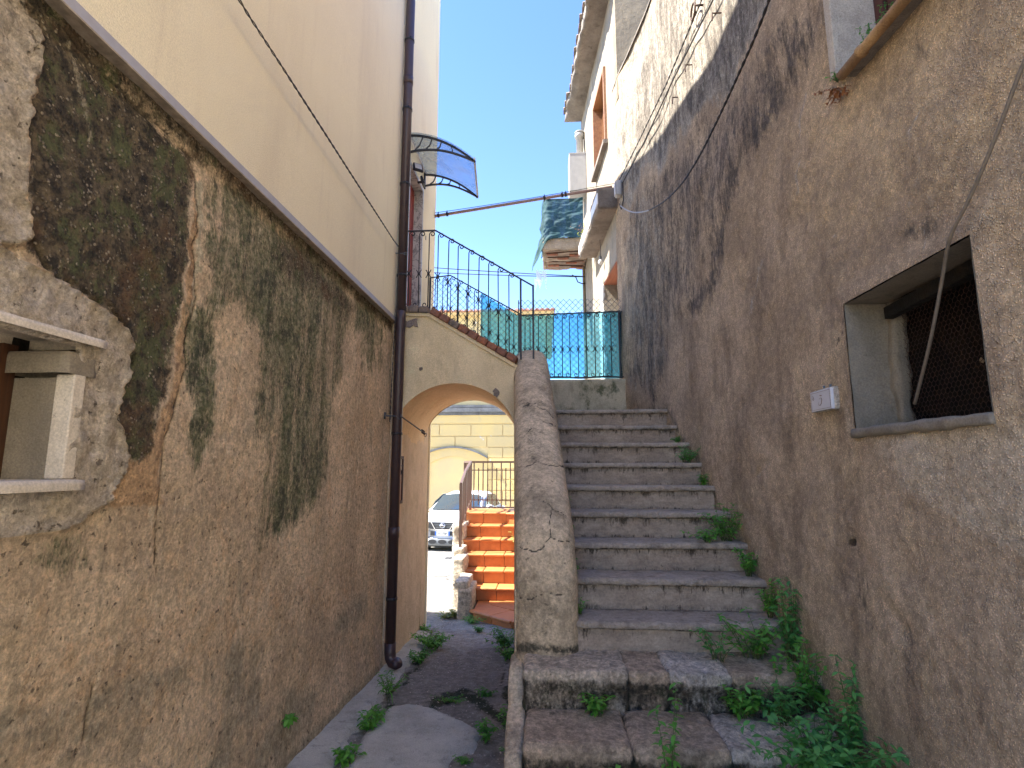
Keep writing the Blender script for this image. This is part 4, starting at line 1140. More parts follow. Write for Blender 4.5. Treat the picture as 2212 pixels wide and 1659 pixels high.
for (a, b, mn, am) in ((1128, 1364, 'rubble2', .010), (1362, 1574, 'rubble2', .014), (1571, 1850, 'palestone', .022)):
    blk(a, b, 2.50, 2.88, ZB, ZB - .22, mn, a + 3, am, .030)
for (a, b) in ((1128, 1420), (1423, 1900)):
    blk(a, b, 2.18, 2.56, ZB - .17, .05, 'rubble2', a + 7, .012, .04)
# joint mortar
MB().box(-.12, 1.32, 3.0, 3.16, .3, .74).box(-.10, 1.32, 2.62, 3.1, .2, ZB - .03).box(-.10, 1.32, 2.3, 2.9, .0, ZB - .2).out('mortar', MT['rubble2'], ST)

# ---- parapet
PA = thing('stair_parapet', 'thick round topped plaster parapet, cracked, rising left of the stone steps', 'parapet', (0, 3.1, .7))
cp = [(3.055, .55), (3.045, .90), (3.05, 1.10), (3.09, 1.27), (3.17, 1.42), (3.30, 1.55), (3.55, 1.735), (4.0, 2.06), (4.6, 2.50), (5.1, 2.83), (5.22, 2.895), (5.32, 2.90), (5.40, 2.89)]
cpn = np.array(cp)
# resample the top line
dl = np.r_[0, np.cumsum(np.hypot(np.diff(cpn[:, 0]), np.diff(cpn[:, 1])))]
tt = np.linspace(0, dl[-1], 400)
cy = np.interp(tt, dl, cpn[:, 0]); cz = np.interp(tt, dl, cpn[:, 1])
for _ in range(25):
    cy[1:-1] = (cy[:-2] + cy[1:-1] * 2 + cy[2:]) / 4; cz[1:-1] = (cz[:-2] + cz[1:-1] * 2 + cz[2:]) / 4
ty = np.gradient(cy); tz = np.gradient(cz); L = np.hypot(ty, tz); ny_ = -tz / L; nz_ = ty / L   # outward normal (towards -y, +z)
NS = 90
ang = np.linspace(-1, 1, NS)
V = np.zeros((len(tt), NS + 2, 3))
for i in range(len(tt)):
    yl = cy[i]; lx = -.0613 * yl + .004; rxx = pxl(yl)
    w = (rxx - lx) / 2; c = (rxx + lx) / 2
    # cross-section: semi-ellipse standing proud along the outward normal; sides then run back into the wall
    for j, a in enumerate(ang):
        th = a * math.pi / 2
        e = .80
        sx = math.copysign(abs(math.sin(th)) ** e, math.sin(th)); so = abs(math.cos(th)) ** e
        o_ = so * .155 - .155
        V[i, j + 1] = (c + w * sx, yl + ny_[i] * o_, cz[i] + nz_[i] * o_)
    dep = .5
    back = np.array([0, -ny_[i] * .0, -nz_[i] * .0])
    V[i, 0] = V[i, 1] + np.array([0, -ny_[i] * dep, -abs(nz_[i]) * dep - .05]); V[i, -1] = V[i, -2] + np.array([0, -ny_[i] * dep, -abs(nz_[i]) * dep - .05])
V = V.reshape(-1, 3)
n1 = fbm(V[:, 0] * 4, V[:, 1] * 4, V[:, 2] * 4, 4, 401) * .014 + fbm(V[:, 0] * 18, V[:, 1] * 18, V[:, 2] * 18, 4, 402) * .006
V[:, 0] += n1 * .8; V[:, 1] -= n1; V[:, 2] += n1 * .5
u, v = project(V)
u2 = u + fbm(V[:, 0] * 18, V[:, 2] * 18, 0, 4, 403) * 16; v2 = v + fbm(V[:, 0] * 18, V[:, 2] * 18, 5, 4, 404) * 16
cr = np.zeros(len(V))
for ln, w in (([(1130, 880), (1150, 868), (1180, 885), (1195, 905)], 1.6), ([(1118, 1007), (1160, 1000), (1200, 1003), (1222, 1010)], 1.8),
          ([(1175, 1085), (1195, 1100), (1186, 1130), (1190, 1160), (1172, 1185), (1155, 1190), (1120, 1183)], 2.4), ([(1190, 1160), (1215, 1170), (1238, 1172)], 2.0), ([(1195, 1100), (1226, 1112)], 1.6),
          ([(1120, 1290), (1150, 1297), (1185, 1278), (1236, 1285)], 2.0), ([(1168, 905), (1200, 917)], 1.4), ([(1118, 945), (1150, 925)], 1.2)):
    cr = np.maximum(cr, np.exp(-(dline(u2, v2, ln) / (w * .62)) ** 2))
dk = np.exp(-((v2 - 1402) / 16.) ** 2) * .8
dk = np.maximum(dk, soft(sdpoly(u2 + fbm(V[:, 0] * 7, V[:, 2] * 7, 0, 4, 405) * 60, v2, [(1120, 850), (1185, 850), (1200, 1000), (1120, 1020)]), 22) * .45)
dk = np.maximum(dk, np.exp(-(dline(u2, v2, [(1150, 1050), (1150, 1150)]) / 14) ** 2) * .4)
dk = np.maximum(dk, np.exp(-(dline(u2, v2, [(1190, 1310), (1175, 1370)]) / 16) ** 2) * .5)
V[:, 2] -= cr * .003; V[:, 1] += cr * .004
idx = np.arange(len(V)).reshape(len(tt), NS + 2)
Fq = np.stack([idx[:-1, :-1], idx[:-1, 1:], idx[1:, 1:], idx[1:, :-1]], -1).reshape(-1, 4)
raw('coping', V, Fq, MT['parapet'], PA, True, dict(crack=cr, dark=dk))
# far end and solid body under the coping
mb = MB()
def body(y0, y1, zt0, zt1, zb):
    l0, l1 = -.0613 * y0 + .010, -.0613 * y1 + .010
    mb.hexa([(l0, y0, zb), (pxl(y0) - .01, y0, zb), (pxl(y1) - .01, y1, zb), (l1, y1, zb), (l0, y0, zt0), (pxl(y0) - .01, y0, zt0), (pxl(y1) - .01, y1, zt1), (l1, y1, zt1)])
body(3.14, 3.40, 1.05, 1.42, -.3); body(3.40, 5.1, 1.42, 2.62, -.3); body(5.1, 5.38, 2.62, 2.72, -.3)
mb.out('wall', MT['parapet'], PA)
# lower side wall beside the blocks, towards the camera
V, Fq = rough_box(-.20, -.115, 1.9, 3.2, -.2, .70, .025, .02, .012, 411, 7, fn=lambda V: np.stack([V[:, 0] - .012 * (V[:, 1] - 2.5) + .0, V[:, 1], np.where(V[:, 2] > 0, V[:, 2] * np.interp(V[:, 1], [1.9, 2.45, 2.6, 2.9, 3.05, 3.2], [.25, .5, .72, .82, 1.02, 1.05]), V[:, 2])], -1))
raw('side_wall', V, Fq, MT['parapet'], PA, True)

# ================================================================ ARCHED FLIGHT over the passage
AY0, AY1 = 4.95, 6.28
AR = thing('arched_flight', 'cream plastered archway carrying a flight of steps up to the red door', 'archway', (-.85, AY0, 0))
ax0, ax1 = LX + .012, -.27
acx, arx, asp = (ax0 + ax1) / 2 + .0, (ax1 - ax0) / 2, 2.00
crown = onY(985, 828, AY0).z
arz = crown - asp
t0 = onY(868, 676, AY0); t1 = onY(928, 678, AY0); t2 = onY(1105, 782, AY0)
def ztop(x):
    return np.interp(x, [ax0 - .1, t1.x, t2.x, .2], [t0.z, t1.z, t2.z, t2.z - (t2.z - t1.z) / (t1.x - t2.x) * -.01 - (t1.z - t2.z) / (t2.x - t1.x) * (.2 - t2.x)])
na = 48
for (nm, yy, fl) in (('front_wall', AY0, False), ('back_wall', AY1, True)):
    V = []; rows = 16
    xsA = acx - arx * np.cos(np.linspace(0, math.pi, na + 1))
    for x in xsA:
        zb = asp + arz * math.sqrt(max(0, 1 - ((x - acx) / arx) ** 2))
        zt_ = float(ztop(x))
        for r in range(rows + 1):
            z = zb + (zt_ - zb) * r / rows
            V.append((x, yy, z))
    V = np.array(V)
    V[:, 1] += fbm(V[:, 0] * 4, V[:, 2] * 4, 0, 4, 421) * .018 * (1 if not fl else -1)
    idx = np.arange(len(V)).reshape(na + 1, rows + 1)
    Fq = np.stack([idx[:-1, :-1], idx[1:, :-1], idx[1:, 1:], idx[:-1, 1:]], -1).reshape(-1, 4)
    if fl: Fq = Fq[:, ::-1]
    raw(nm, V, Fq, MT['archface'], AR, True)
# spandrel right of the opening (down to the ground) and joint to the parapet
V, Fq = rough_box(ax1 - .004, -.20, AY0, AY1, -.3, 2.0, .05, .012, .008, 431, 6, fn=lambda V: np.stack([V[:, 0] - .0376 * (V[:, 1] - AY0), V[:, 1], V[:, 2]], -1))
raw('pier', V, Fq, MT['passage'], AR, True)
MB().prism([(ax1 - .001, 1.98), (-.17, 1.98), (-.17, float(ztop(-.17))), (ax1 - .001, float(ztop(ax1)))], 1, AY0 + .002, AY1 - .002).out('spandrel', MT['archface'], AR)
# vault
V = []; nyv = 28
th = np.linspace(0, math.pi, na + 1)
for t in th:
    for j in range(nyv + 1):
        y = AY0 - .004 + (AY1 - AY0 + .008) * j / nyv
        V.append((acx - arx * math.cos(t) - .05 * (j / nyv) * (.5 - .5 * math.cos(t)), y, asp + arz * math.sin(t)))
V = np.array(V)
n_ = fbm(V[:, 0] * 3, V[:, 1] * 3, V[:, 2] * 3, 5, 441) * .035 + fbm(V[:, 0] * 12, V[:, 1] * 4, V[:, 2] * 12, 3, 442) * .008
inn = (1 - np.abs(V[:, 2] - asp) / arz * 0)
V[:, 2] += n_ * sst(AY0, AY0 + .08, V[:, 1])
idx = np.arange(len(V)).reshape(na + 1, nyv + 1)
Fq = np.stack([idx[:-1, :-1], idx[:-1, 1:], idx[1:, 1:], idx[1:, :-1]], -1).reshape(-1, 4)
raw('vault', V, Fq, MT['vault'], AR, True)
# peeled patches: recessed bare render showing in the skim coat
mpeel = simple('bare_grey_render', (.215, .175, .15), .95, .25, 25, .01)
mpeel2 = simple('black_mould_streak', (.045, .04, .035), .95, .3, 25, .01)
def patch_on_arch(pts, mat, nm='peeled_patch', y=AY0 - .0125, seed=1):
    P2 = [(onY(a, b, AY0).x, onY(a, b, AY0).z) for a, b in pts]
    P2 = np.array(P2); n = 40
    # dense ragged outline
    out = []
    for i in range(len(P2)):
        a, b = P2[i], P2[(i + 1) % len(P2)]
        for t in np.linspace(0, 1, 6, endpoint=False):
            p = a + (b - a) * t; w = fbm(np.array([p[0] * 30]), np.array([p[1] * 30]), np.array([seed]), 3, seed)[0] * .025
            out.append((p[0] + w, p[1] + w))
    MB().prism(out, 1, y, y + .02).out(nm, mat, AR)
z3 = lambda x, y: ((900 + x * .3165) / 1.1302, (450 + y * .3165) / 1.1302)
patch_on_arch([z3(245, 1050), z3(300, 1060), z3(350, 1040), z3(380, 1035), z3(370, 1065), z3(385, 1105), z3(345, 1090), z3(320, 1110), z3(270, 1105)], mpeel, seed=2)
patch_on_arch([z3(392, 1415), z3(415, 1410), z3(420, 1425), z3(398, 1440)], mpeel, seed=3)
patch_on_arch([z3(955, 1600), z3(975, 1575), z3(1000, 1590), z3(1010, 1620), z3(990, 1645), z3(965, 1630)], mpeel, seed=4)
# slab above the vault: steps (seen only from elsewhere) and landing in front of the door
zl = t1.z + .02
MB().box(LX + .02, t1.x + .02, AY0 + .10, AY1 - .05, zl - .5, zl - .05).out('door_landing', MT['slab'], AR)
nst = 5
for k in range(nst):
    x0_ = t1.x + .02 + k * .17; zk = zl - .05 - (k + 1) * (zl - .05 - 2.29) / (nst + 1)
    MB().box(x0_, x0_ + .2, AY0 + .10, AY1 - .05, zk - .10, zk).out('upper_step', MT['tread'], AR)
# landing floor and low wall
MB().box(-.17, 1.3, 5.35, 6.27, 1.9, 2.286).out('landing', MT['tread'], AR)
lw = raw('low_wall', *rough_box(-.20, rx(6.3) + .05, 6.28, 6.42, -.5, onY(1250, 819, 6.28).z, .04, .012, .006, 451, 6), MT['lowwall'], AR, True)
# brick coping, brick by brick
cope = bpy.data.objects.new('brick_coping', None); link(cope, AR)
bp = [(onY(862, 660, AY0 - .02).x, t0.z), (t1.x, t1.z), (t2.x + .03, float(ztop(t2.x + .03)))]
def run(p, q, n, last=0):
    for i in range(n):
        a = i / n; b = (i + 1) / n
        x0_, z0_ = p[0] + (q[0] - p[0]) * a, p[1] + (q[1] - p[1]) * a
        x1_, z1_ = p[0] + (q[0] - p[0]) * b, p[1] + (q[1] - p[1]) * b
        Ln = math.hypot(x1_ - x0_, z1_ - z0_) - .008
        V, Fq = rough_box(0, Ln, -.03 - random.random() * .012, .12, 0, .062 + random.random() * .008, .018, .005, .005, 460 + i + last, 16, skip_bottom=False)
        an = math.atan2(z1_ - z0_, x1_ - x0_)
        c, s_ = math.cos(an), math.sin(an)
        W = np.stack([x0_ + V[:, 0] * c - V[:, 2] * s_, AY0 + V[:, 1], z0_ + V[:, 0] * s_ + V[:, 2] * c], -1)
        gr_ = random.random() < .45 or last == 0
        raw('brick', W, Fq, MT['brickgrey'] if gr_ else MT['brick'], cope, True)
run(bp[0], bp[1], 3, 0); run(bp[1], bp[2], 9, 10)
MB().hexa([(bp[0][0], AY0 - .02, bp[0][1] - .03), (bp[1][0], AY0 - .02, bp[1][1] - .03), (bp[1][0], AY0 + .1, bp[1][1] - .03), (bp[0][0], AY0 + .1, bp[0][1] - .03), (bp[0][0], AY0 - .016, bp[0][1] + .002), (bp[1][0], AY0 - .016, bp[1][1] + .002), (bp[1][0], AY0 + .1, bp[1][1] + .002), (bp[0][0], AY0 + .1, bp[0][1] + .002)]).hexa([(bp[1][0], AY0 - .02, bp[1][1] - .035), (bp[2][0], AY0 - .02, bp[2][1] - .035), (bp[2][0], AY0 + .1, bp[2][1] - .035), (bp[1][0], AY0 + .1, bp[1][1] - .035), (bp[1][0], AY0 - .015, bp[1][1] + .003), (bp[2][0], AY0 - .015, bp[2][1] + .003), (bp[2][0], AY0 + .1, bp[2][1] + .003), (bp[1][0], AY0 + .1, bp[1][1] + .003)]).out('mortar_bed', MT['archface'], cope)

# ================================================================ WROUGHT IRON RAILINGS
def spiral(cx, cz, r0, turns, a0, dirn, n=16, y=0):
    out = []
    for i in range(n + 1):
        t = i / n; a = a0 + dirn * turns * 2 * math.pi * t; r = r0 * (1 - .78 * t)
        out.append((cx + r * math.cos(a), y, cz + r * math.sin(a)))
    return out
def baluster_mesh(h, r=.0055, s=1.0):
    mb = MB()
    R0 = .030 * s
    top = [(0, 0, 0)] + [(0, 0, h - R0 * 1.6)] + spiral(R0, h - R0 * 1.25, R0, 1.15, math.pi, -1, 14)
    mb.tube(top, r, 5)
    mb.tube(spiral(-R0, R0 * 1.25, R0, 1.15, 0, -1, 14), r * .9, 5)
    zc = h * .44
    for sg in (-1, 1):
        mb.tube([(sg * .026 * s, -.001, zc - .040), (sg * .012 * s, -.001, zc - .018), (sg * .007 * s, -.001, zc), (sg * .012 * s, -.001, zc + .018), (sg * .026 * s, -.001, zc + .040)], r * .85, 5)
    mb.tube([(0, -.001, zc - .012), (0, -.001, zc + .012)], r * 1.9, 6)
    me = bpy.data.meshes.new('baluster'); me.from_pydata(mb.v, [], mb.f); me.polygons.foreach_set('use_smooth', [True] * len(me.polygons)); me.materials.append(MT['iron'])
    return me
def railing(label, Y, toppts, botf, xs, cat='railing', posts=(), h=None):
    t = thing('iron_railing', label, cat, (toppts[0].x, Y, botf(toppts[0].x)))
    mb = MB()
    for a, b in zip(toppts[:-1], toppts[1:]): mb.bar(a, b, .016, .012)
    mb.out('top_rail', MT['iron'], t)
    tx = [p.x for p in toppts]; tz_ = [p.z for p in toppts]
    meshes = {}
    for x in xs:
        zt_ = float(np.interp(x, tx, tz_)); zb = botf(x)
        hh = round(zt_ - zb, 2)
        if hh not in meshes: meshes[hh] = baluster_mesh(hh)
        o = bpy.data.objects.new('baluster', meshes[hh]); link(o, t); o.location = Vector((x, Y, zb)) - t.location
        o.rotation_euler = (0, random.uniform(-.01, .01), random.uniform(-.1, .1))
    for (x, z0, z1) in posts:
        MB().box(x - .009, x + .009, Y - .009, Y + .009, z0, z1).out('post', MT['iron'], t)
    return t
RY = 4.99
tp_ = [onY(862, 500, RY), onY(941, 498, RY), onY(1152, 618, RY)]
xs = [onY((900 + q * .3165) / 1.1302, 700, RY).x for q in (300, 378, 452, 525, 603, 683, 762, 843, 923, 1003, 1085)]
xr = onY(1125, 700, RY).x; xr2 = onY(1152, 700, RY).x
railing('black scrolled iron railing along the near edge of the upper flight above the arch', RY, tp_, lambda x: float(ztop(x)) + .066, xs,
        posts=((xr, 2.75, float(np.interp(xr, [p.x for p in tp_], [p.z for p in tp_]))), (xr2, 2.70, tp_[2].z + .01)))
RY2 = 6.30
tq = [onY(930, 600, RY2), onY(973, 595, RY2), onY(1123, 678, RY2)]
def bot2(x): return float(np.interp(x, [tq[1].x, tq[2].x], [tq[1].z - .74, tq[2].z - .80]))
xs2 = [onY(px, 700, RY2).x for px in np.arange(938, 1122, 17.2)]
railing('black scrolled iron railing along the far edge of the upper flight, lower in view', RY2, tq, bot2, xs2, posts=((tq[2].x, 2.7, tq[2].z), (tq[0].x, tq[0].z - .75, tq[0].z)))
RY3 = 6.33
tr_ = [onY(1126, 681, RY3), onY(1345, 673, RY3)]
bz = onY(1250, 816, RY3).z
xs3 = [onY((900 + q * .3165) / 1.1302, 700, RY3).x for q in (1205, 1245, 1306, 1367, 1428, 1490, 1552, 1614, 1680, 1742, 1803, 1866)]
rl = railing('black scrolled iron railing on the mossy low wall at the top of the steps', RY3, tr_, lambda x: bz, xs3, posts=((onY(1337, 700, RY3).x, bz, tr_[1].z),))
MB().bar((tr_[0].x, RY3, bz + .004), (tr_[1].x, RY3, bz + .004), .014, .010).out('bottom_rail', MT['iron'], rl)
# ---- chain link fence behind the railings
CF = thing('chain_link_fence', 'thin diamond wire fence standing up behind the iron railings on the landing', 'fence', (.3, 6.36, bz))
CY = 6.362
ctop = onY(1250, 646, CY).z
cxa, cxb = onY(1120, 700, CY).x, rx(6.3) - .01
cl = [onY(930, 612, CY).x, onY(975, 607, CY).x, cxa]
def ct(x): return np.interp(x, [cl[0], cl[1], cxa - .001, cxa], [onY(930, 606, CY).z, onY(973, 603, CY).z, onY(1122, 686, CY).z, ctop])
def cb(x): return np.interp(x, [cl[0], cl[1], cxa, cxb], [onY(930, 680, CY).z, onY(973, 690, CY).z - .15, bz, bz + .01])
mb = MB(); D = .072; zig = .004
nn = 0
x = cl[0] - 2
while x < cxb + 2:
    for sg in (1, -1):
        pts = []
        for i in range(64):
            px_ = x + sg * i * D / 2 ; pz_ = 2.4 + i * D / 2 * 1.08
            inside = cl[0] <= px_ <= cxb and cb(px_) - .001 <= pz_ <= ct(px_) + D * .3
            if inside: pts.append((px_, CY + (zig if i % 2 else -zig) * sg, pz_))
            else:
                if len(pts) > 1: mb.tube(pts, .0026, 4, False); nn += 1
                pts = []
        if len(pts) > 1: mb.tube(pts, .0026, 4, False)
    x += D
o = mb.out('wire_mesh', MT['steel'], CF, recalc=False); o['kind'] = 'stuff'
MB().tube([(cxa, CY, bz), (cxa, CY, ctop)], .006, 6).out('stake', MT['iron'], CF)
# ---- green shade net tied to the railing
NE = thing('shade_net', 'translucent green shade net tied along the landing railing and lower flight', 'net', (.3, 6.39, bz))
def netsheet(name, xa, xb, tf, bf, y, n=60, m=40):
    U, W = np.meshgrid(np.linspace(xa, xb, n), np.linspace(0, 1, m), indexing='ij')
    Z = bf(U) + (tf(U) - bf(U)) * W
    Yv = y + fbm(U * 4, Z * 2, 0, 4, 471) * .05 + fbm(U * 14, Z * 3, 0, 3, 472) * .012
    idx = np.arange(U.size).reshape(U.shape); Fq = np.stack([idx[:-1, :-1], idx[1:, :-1], idx[1:, 1:], idx[:-1, 1:]], -1).reshape(-1, 4)
    return raw(name, np.stack([U, Yv, Z], -1).reshape(-1, 3), Fq, MT['net'], NE, True)
xn0 = onY(1038, 700, 6.40).x; xn1 = onY(1122, 700, 6.40).x; xn2 = onY(1340, 700, 6.40).x
netsheet('net_panel', xn1, xn2, lambda x: np.interp(x, [xn1, xn2], [onY(1122, 683, 6.4).z, onY(1340, 673, 6.4).z]), lambda x: bz - .0 + 0 * x, 6.41)
netsheet('net_panel', xn0, xn1, lambda x: np.interp(x, [xn0, xn1], [onY(1038, 632, 6.4).z, onY(1122, 683, 6.4).z]), lambda x: 0 * x + 2.9 + (xn1 - x) * .55 - .12, 6.41)
mb = MB().tube([(xn2 - .01, 6.39, bz), (xn2, 6.39, (bz + tr_[1].z) / 2), (xn2 - .005, 6.39, tr_[1].z + .02)], [.02, .016, .024], 8)
mb.out('bunched_edge', MT['tarp'], NE, True)
mb = MB(); pts = [(x_, 6.38 + .004 * math.sin(x_ * 40), bz + .012 + .010 * math.sin(x_ * 11)) for x_ in np.linspace(xn1, xn2, 40)]
mb.tube(pts, .009, 6); pts = [(x_, 6.38, float(np.interp(x_, [xn1, xn2], [onY(1122, 683, 6.4).z, onY(1340, 673, 6.4).z])) + .004 * math.sin(x_ * 50)) for x_ in np.linspace(xn1, xn2, 40)]
mb.tube(pts, .008, 6)
mb.out('hem', MT['tarp'], NE, True)
# ================================================================ DOWNPIPE
def onL(px, py, x=UX + .055): return onX(px, py, x)
pt = onX(881, 0, UX + .06)
DP = thing('downpipe', 'tall brown metal downpipe at the corner of the arch, curved foot at the ground', 'pipe', (UX + .06, 4.86, .05))
PXX, PYY = UX + .055, 4.86
mb = MB()
path = [(PXX, PYY, 8.3), (PXX, PYY, 3.2), (LX + .085, PYY, 3.02), (LX + .085, PYY, .22)]
mb.tube(path[:2], .045, 16); mb.out('upper_pipe', MT['pipe'], DP, True)
MB().tube([(PXX, PYY, 3.22), (PXX, PYY, 3.12), (LX + .085, PYY, 2.98), (LX + .085, PYY, .24)], .045, 16).out('lower_pipe', MT['pipe'], DP, True)
el = [(LX + .085, PYY, .26), (LX + .085, PYY, .18), (LX + .092, PYY - .004, .14), (LX + .115, PYY - .015, .105), (LX + .150, PYY - .03, .10), (LX + .172, PYY - .04, .115)]
MB().tube(el, [.049, .049, .049, .049, .047, .045], 16).out('foot_elbow', MT['pipe'], DP, True)
for z in (6.05, 4.48, 3.55, 2.05, .62, 5.28):
    x = PXX if z > 3.2 else LX + .085
    MB().tube([(x, PYY, z - .012), (x, PYY, z + .012)], .050, 16).tube([(x + .02, PYY - .048, z), (x + .028, PYY - .066, z)], .005, 6).out('clamp', MT['iron'], DP, True)
for z in (5.6, 1.18):
    x = PXX if z > 3.2 else LX + .085
    MB().tube([(x, PYY, z - .045), (x, PYY, z + .045)], .0485, 16).out('sleeve', MT['pipe'], DP, True)

# ================================================================ CABLES and hooks
def catenary(p, q, sag, n=40):
    p = Vector(p); q = Vector(q); out = []
    for i in range(n + 1):
        t = i / n; v = p.lerp(q, t); v.z -= sag * 4 * t * (1 - t); out.append(v)
    return out
def twisted(mb, pts, r, off, pitch, n=5):
    L = 0; A = []; B2 = []
    for i, p in enumerate(pts):
        if i: L += (Vector(p) - Vector(pts[i - 1])).length
        a = L / pitch * 2 * math.pi
        t = (Vector(pts[min(i + 1, len(pts) - 1)]) - Vector(pts[max(i - 1, 0)])).normalized()
        u = t.cross(Vector((0, 0, 1)));
        if u.length < 1e-3: u = t.cross(Vector((0, 1, 0)))
        u.normalize(); w = t.cross(u)
        d = (u * math.cos(a) + w * math.sin(a)) * off
        A.append(Vector(p) + d); B2.append(Vector(p) - d)
    mb.tube(A, r, n); mb.tube(B2, r, n)
    return mb
def dens(pts, n=12):
    out = []
    for a, b in zip(pts[:-1], pts[1:]):
        for i in range(n): out.append(Vector(a).lerp(Vector(b), i / n))
    out.append(Vector(pts[-1])); return out
c1 = [onX(505, -20, UX + .06), onX(538, 35, UX + .06), onX(600, 130, UX + .06), onX(700, 285, UX + .06), onX(780, 410, UX + .06), onX(851, 520, UX + .06)]
t = thing('twisted_cable', 'dark twisted cable slanting down the upper cream wall to the downpipe', 'cable', c1[0])
twisted(MB(), dens(c1, 60), .0035, .0035, .12, 4).out('cable', MT['cable'], t, True)
c1b = [onX(851, 520, UX + .06), Vector((UX + .04, 4.79, 3.80)), Vector((UX + .035, 4.795, 3.2)), Vector((LX + .05, 4.79, 3.05)), Vector((LX + .035, 4.79, 2.15))]
t = thing('wall_cable', 'thin dark cable clipped down the wall beside the brown downpipe', 'cable', c1b[0])
twisted(MB(), dens(c1b, 50), .003, .003, .10, 4).out('cable', MT['cable'], t, True)
t = thing('wall_hook', 'steel eye hook on the cream wall holding the slanting twisted cable', 'hook', c1[-1])
MB().tube([Vector((UX - .01, 4.80, c1[-1].z - .008)), Vector((UX + .09, 4.82, c1[-1].z - .008))], .005, 6).tube([(UX + .09 + .014 * math.cos(a), 4.82, c1[-1].z - .008 + .014 * math.sin(a)) for a in np.linspace(0, 6.0, 12)], .004, 6).out('hook', MT['steel'], t, True)
hk = onX(822, 892, LX + .04)
t = thing('wall_bracket', 'small steel bracket beside the downpipe holding the twisted wire under the arch', 'bracket', hk)
MB().tube([(LX - .01, 4.74, hk.z), (LX + .09, 4.80, hk.z)], .007, 6).tube([(LX + .09, 4.80, hk.z), (LX + .12, 4.81, hk.z - .03), (LX + .13, 4.81, hk.z + .02)], .004, 6).box(LX, LX + .008, 4.72, 4.76, hk.z - .03, hk.z + .03).out('bracket', MT['steel'], t, True)
e = onY(921, 938, 5.6)
w0 = Vector((LX + .13, 4.81, hk.z)); w1 = onX(918, 937, LX + .03); w1 = Vector((LX + .06, 5.9, onY(918, 937, 5.9).z))
w1 = onX(919, 937, LX + .10)
t = thing('tension_wire', 'twisted wire with a turnbuckle slanting across the passage wall under the arch', 'wire', w0)
twisted(MB(), dens([w0, w1], 120), .004, .004, .05, 4).out('wire', MT['steel'], t, True)
mb = MB(); tw = (w1 - w0).normalized()
for k in range(5):
    c = w1 - tw * (.05 + .035 * k); mb.tube([c + Vector((0, 0, -.018)), c + Vector((0, -.01, .022))], .007, 6)
mb.tube([w1 + Vector((.016 * math.cos(a), 0, .018 * math.sin(a) - .012)) for a in np.linspace(0, 6.1, 12)], .0035, 5)
mb.out('turnbuckle', MT['rust'], t, True)
# right side cables
def wr(px, py, off=.02):
    """point on the right wall (its real, bending surface)"""
    y = 3.0
    for _ in range(25):
        r = ray(px, py); X = float(rx(y)) - off; y = .5 * y + .5 * (r[1] * X / r[0])
    return Vector((float(rx(y)) - off, y, CAM[2] + r[2] / r[1] * y))
jb = wr(1335, 408, .05)
t = thing('junction_box', 'small grey electric junction box at the far end of the brown wall', 'box', jb)
V, Fq = rough_box(-.035, .04, -.05, .05, -.10, .09, .02, .012, .0, 1, skip_bottom=False)
raw('box', V + np.array(jb), Fq, MT['grey'], t, True)
MB().box(jb.x - .042, jb.x - .036, jb.y - .04, jb.y + .04, jb.z - .08, jb.z + .07).out('lid', MT['palegrey'], t)
c2 = [wr(1668, -20, .22), wr(1640, 60, .20), wr(1600, 150, .18), wr(1550, 260, .15), wr(1500, 360, .12), wr(1460, 415, .10), wr(1420, 447, .08), wr(1385, 461, .06), wr(1355, 457, .05), wr(1338, 442, .05)]
c2d = dens(c2, 8); c2p = [Vector((np.mean([c2d[max(0, min(len(c2d) - 1, i + k))][j] for k in range(-5, 6)]) for j in range(3))) for i in range(len(c2d))]
c2s = dens(c2p, 4)
t = thing('hanging_cable', 'thick twisted cable hanging loose in front of the brown wall, pale at its lower end', 'cable', c2s[0])
n_ = int(len(c2s) * .72)
twisted(MB(), c2s[:n_ + 1], .0045, .0042, .14, 5).out('dark_length', MT['cable'], t, True)
twisted(MB(), c2s[n_:], .0042, .004, .10, 5).out('pale_length', MT['cablepale'], t, True)
c3 = [wr(1524, -20, .03), wr(1505, 25, .03), wr(1440, 180, .03), wr(1375, 315, .03), wr(1345, 375, .03), wr(1336, 392, .04)]
t = thing('clipped_cable', 'thin dark cable clipped along the sunlit top of the brown wall, nearer the sky', 'cable', c3[0])
twisted(MB(), dens(c3, 40), .004, .004, .15, 4).out('cable', MT['cable'], t, True)
c4 = [wr(1550, -20, .03), wr(1500, 80, .03), wr(1455, 170, .03), wr(1390, 310, .03), wr(1345, 395, .03), wr(1347, 430, .03), wr(1342, 452, .03), wr(1338, 440, .04)]
t = thing('clipped_cable', 'thicker dark cable on the sunlit brown wall running just under the thin one', 'cable', c4[0])
MB().tube(dens(c4, 8), .007, 6).out('cable', MT['cable'], t, True)
rg = wr(1497, 25, .04)
t = thing('iron_ring', 'rusty iron ring fixed high on the sunlit brown wall by the cables', 'ring', rg)
MB().tube([rg + Vector((0, .06 * math.cos(a), .06 * math.sin(a))) for a in np.linspace(0, 2 * math.pi, 20)], .008, 6).tube([rg + Vector((0, -.06, 0)), rg + Vector((.06, -.07, -.01))], .009, 6).out('ring', MT['rust'], t, True)
for k, (px, py) in enumerate([(1554, 28), (1494, 140), (1465, 210)]):
    p = wr(px, py, .0)
    t = thing('wall_nail', ['bent nail high in the sunlit brown wall, nearest the shadow edge', 'bent nail in the sunlit brown wall under the ring, half way up', 'lowest bent nail in the sunlit brown wall'][k], 'nail', p)
    MB().tube([p + Vector((.02, 0, 0)), p + Vector((-.05, 0, .0)), p + Vector((-.055, 0, -.06))], .006, 5).out('nail', MT['rust'], t)
rg = wr(1323, 465, .05)
